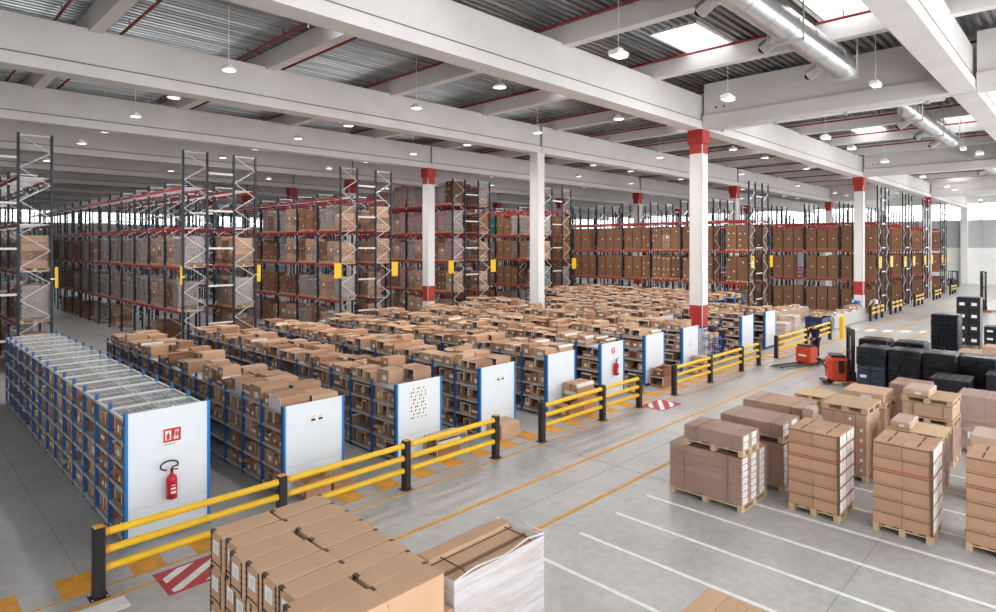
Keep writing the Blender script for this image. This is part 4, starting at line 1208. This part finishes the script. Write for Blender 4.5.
def black_crate(label, x, y, h, sx=1.2, sy=.95):
    t = thing('plastic_crate', label, 'crate', (x, y, 0), 0, 'black plastic pallet crates')
    n = 2 if h > .9 else 1; hh = h / n
    for k in range(n):
        b = MB(); z = k * hh
        b.box(0, sx, 0, sy, z + .12, z + .16, 'crate_black')
        for x0, x1, y0, y1 in ((0, .04, 0, sy), (sx - .04, sx, 0, sy), (.04, sx - .04, 0, .04), (.04, sx - .04, sy - .04, sy)): b.box(x0, x1, y0, y1, z + .16, z + hh - .01, 'crate_black')
        b.box(-.02, sx + .02, -.02, 0.02, z + hh - .09, z + hh - .01, 'crate_black'); b.box(-.02, .02, -.02, sy + .02, z + hh - .09, z + hh - .01, 'crate_black'); b.box(sx - .02, sx + .02, -.02, sy + .02, z + hh - .09, z + hh - .01, 'crate_black'); b.box(-.02, sx + .02, sy - .02, sy + .02, z + hh - .09, z + hh - .01, 'crate_black')
        for y0 in (.15, .45, .75): b.box(-.012, 0, y0, y0 + .08, z + .2, z + hh - .1, 'crate_black')
        for x0 in (0, sx / 2 - .06, sx - .12):
            for y0 in (0, sy / 2 - .06, sy - .12): b.box(x0, x0 + .12, y0, y0 + .12, z, z + .12, 'crate_black')
        b.obj('crate_body', t)
    l = MB(); l.bbox(-.03, sx + .03, -.03, sy + .03, h - .01, h + .04, .015, 'crate_black')
    for k in range(5):
        for j in range(4): l.bbox(.06 + k * sx / 5.2, .06 + k * sx / 5.2 + .17, .06 + j * sy / 4.2, .06 + j * sy / 4.2 + .16, h + .03, h + .055, .01, 'crate_black')
    l.obj('lid', t)
    return t
black_crate('black lidded plastic crate in front of the third black load', 23.7, 2.85, 1.26)
black_crate('black lidded plastic crate at the right edge before the fourth load', 24.6, 1.55, 1.42)
pallets('grey weathered pallet lying right of the tall plain black load, %s from top', 31.2, 32.4, 3.1, 4.1, 8)
mixed('tan carton load at the right edge beyond the black row', 29.5, 30.5, 2.1, 3.1, 1.7, 2, 2, 4, 'film', 'carton_tan')
mixed('pale load far back near the distant stacker', 52, 53.2, 3.0, 4.2, 1.3, 2, 2, 3, 'film_heavy', 'carton_tan')
mixed('brown carton load beside the distant stacker', 63, 64.2, 4.6, 5.6, 1.9, 2, 2, 3, 'film', 'carton_brown')

# ---------------------------------------------------------------- people
TS = bpy.data.scenes.new('scratch')
def skin_mesh(nodes, edges, root, sub=1):
    me = bpy.data.meshes.new('tmp'); names = list(nodes)
    me.from_pydata([nodes[n][0] for n in names], [], [])
    bm = bmesh.new(); bm.from_mesh(me); bm.verts.ensure_lookup_table()
    for a, c in edges: bm.edges.new((bm.verts[names.index(a)], bm.verts[names.index(c)]))
    bm.to_mesh(me); bm.free()
    o = bpy.data.objects.new('tmp', me); TS.collection.objects.link(o)
    o.modifiers.new('s', 'SKIN'); sv = me.skin_vertices[0].data
    for i, n in enumerate(names):
        r = nodes[n][1]; sv[i].radius = r if isinstance(r, tuple) else (r, r); sv[i].use_root = (n == root)
    ss = o.modifiers.new('b', 'SUBSURF'); ss.levels = sub; ss.render_levels = sub
    with bpy.context.temp_override(scene=TS, view_layer=TS.view_layers[0]): dg = bpy.context.evaluated_depsgraph_get()
    dg.update()
    res = bpy.data.meshes.new_from_object(o.evaluated_get(dg))
    bpy.data.objects.remove(o); bpy.data.meshes.remove(me)
    return res
def add_mesh(mb, me, m):
    mb.faces([v.co[:] for v in me.vertices], [tuple(p.vertices) for p in me.polygons], m, True)
    bpy.data.meshes.remove(me)
def V3(a): return Vector(a)
def person(loc, rz, label, J, top, legs, hair='hair', group=None, shoes='black_rubber'):
    """J: joints in local coordinates, figure facing +X; keys pelvis chest neck head sh_l el_l ha_l (and _r) hip_l kn_l an_l (and _r)"""
    t = thing('person', label, 'person', loc, rz, group)
    hd = V3(J['head']); nk = V3(J['neck']); ax = (hd - nk).normalized(); fw = V3(J.get('face', (1, 0, 0))).normalized()
    fw = (fw - ax * fw.dot(ax)).normalized(); sd = ax.cross(fw)
    N = {'pelvis': (J['pelvis'], (.12, .15)), 'waist': (V3(J['pelvis']).lerp(V3(J['chest']), .45), (.1, .13)), 'chest': (J['chest'], (.115, .17)), 'neck': (J['neck'], .058), 'jaw': (hd - ax * .06 + fw * .015, .07), 'skull': (hd + ax * .03, .092), 'crown': (hd + ax * .1, .06)}
    E_ = [('pelvis', 'waist'), ('waist', 'chest'), ('chest', 'neck'), ('neck', 'jaw'), ('jaw', 'skull'), ('skull', 'crown')]
    for s in 'lr':
        sh, el, ha = (V3(J[k + s]) for k in ('sh_', 'el_', 'ha_')); hp, kn, an = (V3(J[k + s]) for k in ('hip_', 'kn_', 'an_'))
        N['sh' + s] = (sh, .062); N['el' + s] = (el, .042); N['wr' + s] = (ha, .029); N['pm' + s] = (ha + (ha - el).normalized() * .07, (.022, .04))
        N['hp' + s] = (hp, .095); N['kn' + s] = (kn, .058); N['an' + s] = (an, .042); N['ft' + s] = (an + V3(J.get('toe', (.16, 0, -.05))), (.04, .03))
        E_ += [('chest', 'sh' + s), ('sh' + s, 'el' + s), ('el' + s, 'wr' + s), ('wr' + s, 'pm' + s), ('pelvis', 'hp' + s), ('hp' + s, 'kn' + s), ('kn' + s, 'an' + s), ('an' + s, 'ft' + s)]
    mb = MB(); add_mesh(mb, skin_mesh(N, E_, 'pelvis', 2), 'skin')
    for s in 'lr':                                   # five fingers per hand
        ha = V3(J['ha_' + s]); d = (ha - V3(J['el_' + s])).normalized(); side = d.cross(Vector((0, 0, 1)));
        side = side.normalized() if side.length > .1 else Vector((0, 1, 0)); dn = d.cross(side).normalized()
        for k, L in enumerate((.07, .08, .075, .06)):
            p = ha + d * .09 + side * (.03 - k * .02); c = {'a': (p - d * .03, .010), 'b': (p + d * L * .5 + dn * .005, .009), 'c': (p + d * L * .8 + dn * .03, .007)}
            add_mesh(mb, skin_mesh(c, [('a', 'b'), ('b', 'c')], 'a'), 'skin')
        p = ha + d * .03 + side * .03; add_mesh(mb, skin_mesh({'a': (p, .012), 'b': (p + side * .03 + d * .03, .010), 'c': (p + side * .03 + d * .06 + dn * .015, .008)}, [('a', 'b'), ('b', 'c')], 'a'), 'skin')
    mb.ico(hd + fw * .095 - ax * .005, .018, .014, .022, 'skin', 8, 5)
    for e in (-1, 1):
        mb.ico(hd + fw * .083 + sd * .032 * e + ax * .025, .011, .011, .009, 'paper_white', 8, 5); mb.ico(hd + fw * .092 + sd * .032 * e + ax * .025, .005, .005, .005, 'black_rubber', 6, 4)
        mb.ico(hd + sd * .092 * e, .022, .012, .03, 'skin', 8, 5)
    mb.ico(hd + fw * .085 - ax * .055, .008, .024, .006, 'red_ink', 8, 4)
    mb.obj('body', t)
    h = MB(); h.ico(hd - fw * .015 + ax * .055, .108, .104, .085, hair, 12, 8); h.ico(hd - fw * .05 + ax * .0, .075, .092, .09, hair, 12, 8); h.obj('hair', t)
    g = .022
    A = {k: (N[k][0], tuple(x + g for x in N[k][1])) for k in ('pelvis', 'waist', 'chest')}; A['neck'] = (V3(J['chest']).lerp(nk, .7), .085)
    EA = [('pelvis', 'waist'), ('waist', 'chest'), ('chest', 'neck')]
    B = {'pelvis': (V3(J['pelvis']) - Vector((0, 0, .02)), (.135, .165))}; EB = []
    S = []
    for s in 'lr':
        A['sh' + s] = (N['sh' + s][0], .082); A['el' + s] = (N['el' + s][0], .06); A['fa' + s] = (V3(J['el_' + s]).lerp(V3(J['ha_' + s]), .8), .046)
        EA += [('chest', 'sh' + s), ('sh' + s, 'el' + s), ('el' + s, 'fa' + s)]
        B['hp' + s] = (N['hp' + s][0], .115); B['kn' + s] = (N['kn' + s][0], .08); B['an' + s] = (V3(J['an_' + s]) + Vector((0, 0, .03)), .068)
        EB += [('pelvis', 'hp' + s), ('hp' + s, 'kn' + s), ('kn' + s, 'an' + s)]
        sb = MB(); a = V3(J['an_' + s]); tz = V3(J.get('toe', (.16, 0, -.05))); 
        sb.ico(a + tz * .45 - Vector((0, 0, .035)), .145, .06, .06, shoes, 12, 6); sb.obj('shoe', t)
    m = MB(); add_mesh(m, skin_mesh(A, EA, 'pelvis', 2), top); m.obj('shirt', t)
    m = MB(); add_mesh(m, skin_mesh(B, EB, 'pelvis', 2), legs); m.obj('trousers', t)
    return t
def stand(**kw):
    J = dict(pelvis=(0, 0, .95), chest=(.0, 0, 1.32), neck=(.01, 0, 1.52), head=(.03, 0, 1.64), sh_l=(0, .2, 1.42), sh_r=(0, -.2, 1.42), el_l=(.02, .26, 1.14), el_r=(.02, -.26, 1.14), ha_l=(.12, .25, .92), ha_r=(.12, -.25, .92),
             hip_l=(0, .09, .9), hip_r=(0, -.09, .9), kn_l=(.03, .1, .5), kn_r=(.03, -.1, .5), an_l=(0, .11, .1), an_r=(0, -.11, .1))
    J.update(kw); return J
# picker beside the blue trolley, reaching towards the shelf carton
person((28.75, 12.95, 0), math.radians(140), 'person in navy top and trousers reaching to a carton on the blue trolley',
       stand(chest=(.06, 0, 1.31), neck=(.1, 0, 1.5), head=(.15, 0, 1.61), sh_l=(.06, .2, 1.41), sh_r=(.06, -.2, 1.41), el_l=(.28, .24, 1.2), el_r=(.28, -.22, 1.16), ha_l=(.5, .16, 1.1), ha_r=(.5, -.12, 1.06), kn_l=(.08, .1, .5), an_r=(-.1, -.12, .1)), 'cloth_navy', 'cloth_navy', 'hair')
t = thing('picking_trolley', 'blue picking trolley with shelves carrying a carton and a dark bag', 'trolley', (27.5, 12.75, 0), 0)
b = MB()
for x in (0, .66):
    for y in (0, .5): b.box(x, x + .04, y, y + .04, .12, 1.55 if y else 1.25, 'cart_blue')
b.box(0, .7, .5, .54, 1.5, 1.55, 'cart_blue'); b.obj('frame', t)
for z in (.3, .72, 1.12): b = MB(); b.box(.02, .68, .02, .52, z, z + .03, 'cart_blue'); b.box(0, .7, -.01, .02, z, z + .1, 'cart_blue'); b.obj('tray', t)
for x in (.03, .67):
    for y in (.03, .51): b = MB(); b.tube((x - .015, y, .06), (x + .015, y, .06), .06, 'black_rubber', 12); b.box(x - .02, x + .02, y - .02, y + .02, .06, .13, 'galvanised'); b.obj('caster', t)
o = place(CM[('closed', 'cardboard_c')], 'cardboard_box', None, (27.6, 12.8, 1.15), 0, (.42, .36, .3)); tag(o, 'tan carton carried on the blue picking trolley', 'box')
b = MB(); b.bbox(0, .5, 0, .3, 0, .28, .09, 'cloth_navy'); tag(b.obj('work_bag', None, (27.55, 13.0, 1.45)), 'dark bag or jacket lying on top of the blue trolley', 'bag')
bpy.data.objects[COL.objects[-1].name].location = (27.6, 12.9, 1.456)
t = thing('wire_trolley', 'pale wire trolley standing at the foot of the red-banded column', 'trolley', (26.6, 12.85, 0), 0)
b = MB()
for x in (0, .7):
    for y in (0, .5): b.tube((x, y, .1), (x, y, 1.5), .018, 'brace_pale', 8)
for z in (.15, .6, 1.05, 1.48):
    for k in range(8): b.box(k * .1 - .004, k * .1 + .004, 0, .5, z, z + .008, 'brace_pale')
    b.box(0, .7, -.01, .01, z - .01, z + .02, 'brace_pale'); b.box(0, .7, .49, .51, z - .01, z + .02, 'brace_pale')
b.obj('wire_frame', t)
for x in (0, .7):
    for y in (0, .5): w = MB(); w.tube((x - .015, y, .05), (x + .015, y, .05), .05, 'black_rubber', 10); w.obj('caster', t)
# ---------------------------------------------------------------- orange powered trucks
def pallet_truck(loc, rz, label):
    t = thing('pallet_truck', label, 'pallet truck', loc, rz)
    b = MB(); b.bbox(.0, .62, -.38, .38, .1, .86, .06, 'truck_orange'); b.box(-.004, .0, -.2, .2, .42, .5, 'paper_white'); b.bbox(.04, .58, -.34, .34, .86, .93, .03, 'black_plastic'); b.obj('body', t)
    b = MB(); b.bbox(.62, 1.3, -.36, .36, .1, .2, .02, 'black_plastic'); b.box(.62, 1.28, -.33, .33, .2, .21, 'black_rubber'); b.obj('platform', t)
    for s in (-1, 1):
        b = MB(); y = s * .19; b.bbox(-1.75, 0, y - .085, y + .085, .07, .13, .02, 'black_plastic'); b.bbox(-1.95, -1.75, y - .06, y + .06, .07, .1, .01, 'black_plastic'); b.tube((-1.5, y - .05, .05), (-1.5, y + .05, .05), .05, 'galvanised', 12); b.obj('fork', t)
    b = MB(); b.tube((.55, 0, .9), (.68, 0, 1.15), .03, 'black_plastic', 10); b.tube((.66, -.2, 1.15), (.66, .2, 1.15), .025, 'black_plastic', 10); b.bbox(.6, .74, -.09, .09, 1.1, 1.2, .03, 'black_plastic'); b.obj('tiller', t)
    for x, y in ((.3, .3), (.3, -.3), (1.15, 0)): b = MB(); b.tube((x, y - .05, .09), (x, y + .05, .09), .09, 'black_rubber', 14); b.obj('wheel', t)
    return t
TR = math.radians(-18)
tc = Vector((30.1, 9.75, 0))
pallet_truck(tc, TR, 'orange powered pallet truck with forks in front, ridden along the aisle')
dv = tc + Matrix.Rotation(TR, 3, 'Z') @ Vector((.98, 0, .2))
person(dv, TR + PI, 'person in dark clothes riding the orange pallet truck along the aisle', stand(chest=(.1, 0, 1.3), neck=(.17, 0, 1.48), head=(.22, 0, 1.58), sh_l=(.1, .2, 1.4), sh_r=(.1, -.2, 1.4), el_l=(.22, .25, 1.14), el_r=(.22, -.25, 1.14), ha_l=(.33, .15, .99), ha_r=(.33, -.15, .99)), 'cloth_navy', 'cloth_navy', 'hair')
def stacker(loc, rz, label, ht=2.2, orange='truck_orange'):
    """body towards -X, mast and forks towards +X"""
    t = thing('stacker_truck', label, 'stacker', loc, rz)
    b = MB(); b.bbox(-.75, -.05, -.4, .4, .14, 1.12, .12, orange); b.bbox(-.05, .02, -.38, .38, .2, 1.05, .02, 'black_plastic'); b.obj('body', t)
    b = MB(); b.bbox(-.66, -.12, -.34, .34, 1.11, 1.2, .04, 'black_plastic'); b.box(-.4, -.2, -.42, -.398, .5, 1.0, 'black_plastic'); b.obj('battery_cover', t)
    for s in (-1, 1):
        b = MB(); b.box(.05, .17, s * .36 - .05, s * .36 + .05, .05, ht, 'black_plastic'); b.box(.09, .2, s * .25 - .035, s * .25 + .035, .08, ht - .15, 'tape_black'); b.obj('mast_rail', t)
    b = MB()
    for z in (.5, ht * .6, ht - .04): b.box(.06, .14, -.4, .4, z - .05, z + .04, 'black_plastic')
    b.tube((.1, -.08, .15), (.1, -.08, ht - .3), .035, 'galvanised', 10); b.tube((.1, .08, .15), (.1, .08, ht - .3), .03, 'black_plastic', 10); b.obj('mast_crossbar', t)
    for s in (-1, 1):
        b = MB(); b.bbox(.2, 1.1, s * .22 - .07, s * .22 + .07, .08, .13, .01, 'black_plastic'); b.box(.2, .25, s * .22 - .06, s * .22 + .06, .08, .55, 'black_plastic'); b.obj('fork', t)
        b = MB(); b.bbox(-.1, .5, s * .42 - .06, s * .42 + .06, .03, .2, .02, orange); b.obj('outrigger', t)
        b = MB(); b.tube((.4, s * .42 - .04, .07), (.4, s * .42 + .04, .07), .07, 'black_rubber', 12); b.obj('wheel', t)
    b = MB(); b.tube((-.6, 0, .12), (-.6, .1, .12), .12, 'black_rubber', 14); b.obj('wheel', t)
    b = MB(); b.tube((-.74, 0, .6), (-1.0, 0, .95), .03, 'black_plastic', 10); b.bbox(-1.12, -.96, -.12, .12, .9, 1.02, .03, 'black_plastic'); b.obj('tiller', t)
    b = MB(); b.box(-.95, -.75, -.35, .35, .1, .16, 'black_rubber'); b.obj('foot_plate', t)
    return t
stacker((27.15, 7.1, 0), math.radians(-62), 'orange and black stacker truck parked beside the black wrapped loads', 2.25)
stacker((65.2, 6.9, 0), math.radians(-60), 'distant orange stacker with a tall black mast near the right edge', 3.4)
b = MB()
t = thing('forklift', 'dark forklift with overhead guard far down the aisle near the white wall', 'forklift', (104, 14.1, 0), math.radians(200))
b.bbox(-.9, .6, -.5, .5, .25, 1.0, .12, 'screen_dark'); b.bbox(-1.2, -.7, -.5, .5, .3, 1.1, .15, 'black_plastic'); b.obj('body', t)
g = MB()
for x in (-.7, .5):
    for y in (-.45, .45): g.tube((x, y, .9), (x * .8, y, 2.1), .04, 'black_plastic', 8)
g.box(-.6, .45, -.48, .48, 2.08, 2.14, 'black_plastic'); g.obj('overhead_guard', t)
mm = MB()
for y in (-.3, .3): mm.box(.65, .78, y - .06, y + .06, .05, 2.2, 'black_plastic'); mm.box(.78, 1.8, y - .05, y + .05, .06, .11, 'black_plastic')
mm.box(.66, .76, -.3, .3, 2.0, 2.1, 'black_plastic'); mm.box(.66, .76, -.3, .3, .4, .5, 'black_plastic'); mm.obj('mast', t)
for x in (-.7, .35):
    for y in (-.5, .42): w = MB(); w.tube((x, y, .25), (x, y + .1, .25), .25, 'black_rubber', 16); w.obj('wheel', t)
# ---------------------------------------------------------------- packing and conveyor area
def conveyor(x0, x1, y0, y1, z, label, m, side=True):
    t = thing('conveyor', label, 'conveyor', (x0, y0, 0), 0, 'packing conveyors'); L = x1 - x0; W = y1 - y0
    b = MB(); b.box(0, L, 0, .05, z - .12, z + .05, m); b.box(0, L, W - .05, W, z - .12, z + .05, m); b.obj('side_rail', t)
    b = MB(); b.box(0, L, .05, W - .05, z - .02, z, 'conveyor_grey'); n = int(L / .25)
    for k in range(n): b.tube((k * .25 + .1, .05, z), (k * .25 + .1, W - .05, z), .03, 'galvanised', 8)
    b.obj('roller_bed', t)
    if side: b = MB(); b.box(0, L, -.03, 0, .06, z - .1, m); b.obj('side_panel', t)
    k = 0
    while k <= L:
        for y in (.05, W - .05): lg = MB(); lg.box(min(k, L - .06), min(k, L - .06) + .06, y - .03, y + .03, 0, z - .02, 'galvanised'); lg.obj('leg', t)
        k += 3.2
    return t
conveyor(37.2, 49.5, 15.6, 16.4, .95, 'long tan packing conveyor behind the last shelving rows', 'conveyor_tan')
conveyor(44.2, 52.0, 12.35, 13.15, .85, 'pale grey conveyor running to the far red-banded column', 'conveyor_grey')
t = thing('wheeled_bin', 'navy blue wheeled bin beside the yellow bollard, filled with cardboard', 'bin', (41.6, 12.3, 0), 0)
b = MB(); b.prism([(.05, .18), (1.65, .18), (1.75, 1.0), (-.05, 1.0)], 0, 1.0, 'bin_navy', 'Y'); b.box(-.08, 1.78, -.03, 1.03, .95, 1.0, 'bin_navy'); b.obj('bin_body', t)
for x in (.2, 1.5):
    for y in (.15, .85): w = MB(); w.tube((x, y - .03, .09), (x, y + .03, .09), .09, 'black_rubber', 12); w.box(x - .04, x + .04, y - .04, y + .04, .09, .2, 'galvanised'); w.obj('caster', t)
for k, (x, y, s) in enumerate([(41.75, 12.5, .5), (42.5, 12.6, .6)]): 
    o = place(CM[('open' if k else 'closed', CARD[k])], 'cardboard_box', None, (x, y, 1.003), .0, (s, .5, .3)); tag(o, ['brown carton poking out of the navy bin, left one', 'open tan carton poking out of the navy bin, right one'][k], 'box')
mixed('pale stack of small white-labelled cartons near the last shelving row', 39.3, 40.3, 13.15, 14.05, 1.25, 2, 2, 5, 'film_heavy', 'carton_tan')
mixed('smaller pale carton stack left of the one near the bin', 37.6, 38.5, 13.1, 13.9, .95, 2, 2, 4, 'film_heavy', 'carton_tan')
t = thing('hand_cart', 'orange-framed low cart behind the navy bin', 'cart', (41.2, 14.1, 0), 0)
b = MB(); b.box(0, 1.6, 0, .8, .25, .31, 'line_orange'); b.box(0, .06, 0, .8, .25, .95, 'line_orange'); b.box(0, 1.6, .76, .8, .6, .66, 'line_orange'); b.obj('frame', t)
for x in (.15, 1.45):
    for y in (.1, .7): w = MB(); w.tube((x, y - .03, .12), (x, y + .03, .12), .125, 'black_rubber', 12); w.obj('wheel', t)
CV = ['tan', 'brown', 'pale', 'reddish', 'small', 'flat']
q = random.Random(21)
for k in range(7):
    m = CARD[k % 4]; o = place(CM[(['closed', 'open', 'taped'][k % 3], m)], 'cardboard_box', None, (37.6 + k * 1.65, 15.72, .98), 0, (q.uniform(.4, .6), .45, q.uniform(.22, .4)))
    tag(o, '%s carton on the tan packing conveyor, %s from its left end' % (TONE[m], ORD[k]), 'box', 'cartons on the conveyor')
for k in range(4):
    m = CARD[(k + 1) % 4]; o = place(CM[(['taped', 'closed'][k % 2], m)], 'cardboard_box', None, (44.8 + k * 1.8, 12.5, .88), 0, (.5, .45, .2 + .05 * k))
    tag(o, '%s carton on the pale grey conveyor, %s from its left end' % (TONE[m], ORD[k]), 'box', 'cartons on the conveyor')
t = thing('work_station', 'packing station with dark screen and blue crate beside the far red-banded column', 'workstation', (52.5, 13.1, 0), 0)
b = MB(); b.box(0, 1.6, 0, .8, .88, .93, 'conveyor_grey'); b.obj('worktop', t)
for x in (.03, 1.51):
    for y in (.03, .71): lg = MB(); lg.box(x, x + .06, y, y + .06, 0, .88, 'galvanised'); lg.obj('leg', t)
s = MB(); s.bbox(.0, .5, .3, .36, 1.15, 1.5, .02, 'goods_teal'); s.box(.03, .3, .295, .3, 1.2, 1.36, 'paper_white'); s.box(.22, .28, .33, .37, .93, 1.2, 'black_plastic'); s.box(.1, .4, .25, .45, .93, .95, 'black_plastic'); s.obj('screen', t)
b = MB(); b.bbox(0, .8, 0, .5, 0, .32, .03, 'cart_blue'); tag(b.obj('storage_crate', None, (53.2, 13.2, .932)), 'bright blue crate on the packing station by the far column', 'crate')
person((54.2, 12.2, 0), math.radians(150), 'person in white shirt bending over the packing station beside the far column', stand(pelvis=(-.1, 0, .93), chest=(.08, 0, 1.26), neck=(.2, 0, 1.42), head=(.28, 0, 1.5), sh_l=(.08, .2, 1.34), sh_r=(.08, -.2, 1.34), el_l=(.25, .24, 1.1), el_r=(.25, -.24, 1.1), ha_l=(.45, .18, .98), ha_r=(.45, -.18, .98)), 'cloth_white', 'cloth_jeans')
person((41.2, 17.0, 0), math.radians(-90), 'person in red top working behind the tan packing conveyor', stand(), 'cloth_red', 'cloth_navy')
person((43.0, 17.0, 0), math.radians(-100), 'person in dark top standing behind the packing conveyor, right of the red one', stand(el_l=(.15, .25, 1.15), ha_l=(.36, .15, 1.08)), 'cloth_navy', 'cloth_jeans')
# ---------------------------------------------------------------- loose cartons on the floor beside the panels
FL = [(ROWX[3] + .25, 12.05, .0, .75, .62, .42, 'closed', 'cardboard_c', 'tan carton alone on the floor by the fourth end panel'),
      (ROWX[1] + .28, 12.2, 0, .6, .42, .36, 'open', 'cardboard_a', 'open carton on the floor before the second end panel, left one'),
      (ROWX[1] + .95, 12.2, 0, .5, .42, .3, 'closed', 'cardboard_b', 'closed carton on the floor before the second end panel, right one'),
      (ROWX[4] + .3, 12.0, 0, .7, .55, .45, 'open', 'cardboard_b', 'open carton on the floor before the fifth end panel, bottom left'),
      (ROWX[4] + 1.05, 12.0, 0, .7, .6, .5, 'closed', 'cardboard_a', 'closed carton on the floor before the fifth end panel, bottom right'),
      (ROWX[4] + .75, 12.02, .505, .9, .58, .5, 'taped', 'cardboard_a', 'large taped carton on top of the floor cartons by the fifth panel'),
      (ROWX[5] + 1.6, 12.2, 0, .5, .4, .3, 'closed', 'cardboard_d', 'reddish carton on the floor behind the barrier by the round-sign panel'),
      (ROWX[6] + .2, 12.0, 0, .85, .6, .4, 'pick', 'cardboard_b', 'open-fronted carton on the floor by the seventh end panel'),
      (ROWX[6] + .35, 12.08, .403, .65, .45, .3, 'open', 'cardboard_d', 'flapped carton on top of the one by the seventh end panel'),
      (ROWX[7] + .4, 12.0, 0, .8, .6, .42, 'open', 'cardboard_a', 'open carton on the floor before the eighth panel with round sticker'),
      (ROWX[7] + .6, 12.02, .45, .5, .5, .3, 'closed', 'cardboard_c', 'carton on top of the open one before the eighth panel'),
      (ROWX[10] + 1.6, 12.5, 0, .6, .6, .55, 'closed', 'cardboard_b', 'brown carton on the floor right of the last shelving panel')]
for x, y, z, sx, sy, sz, k, m, lab in FL:
    tag(place(CM[(k, m)], 'cardboard_box', None, (x, y, z + .001), .0, (sx, sy, sz)), lab, 'box', 'loose cartons by the end panels')
t = thing('display_rack', 'low open wooden tray with a carton inside at the third end panel', 'tray', (ROWX[2] + .85, 12.1, 0), 0)
b = MB()
for z in (0, .5): b.box(0, 1.05, 0, .55, z, z + .03, 'wood')
b.obj('board', t)
for x in (0, 1.02): 
    for y in (0, .52): p = MB(); p.box(x, x + .03, y, y + .03, .03, .5, 'wood'); p.obj('leg', t)
tag(place(CM[('taped', 'cardboard_d')], 'cardboard_box', None, (ROWX[2] + .95, 12.15, .031), 0, (.75, .45, .4)), 'reddish carton inside the low open tray by the third panel', 'box')

t = thing('safety_barrier', 'low orange-railed barrier at the far left edge behind the mesh-topped row', 'barrier', (-.4, 29.4, 0))
pm = MB(); pm.bbox(-.08, .08, -.08, .08, 0, .95, .02, 'black_plastic'); me = pm.mesh('post')
for x in (0, 1.7, 3.4): place(me, 'post', t, (x, 0, 0))
for z in (.8, .52, .25): r = MB(); r.box(0, 3.4, -.12, -.08, z - .06, z + .06, 'line_orange'); r.obj('rail', t)
bpy.data.scenes.remove(TS)
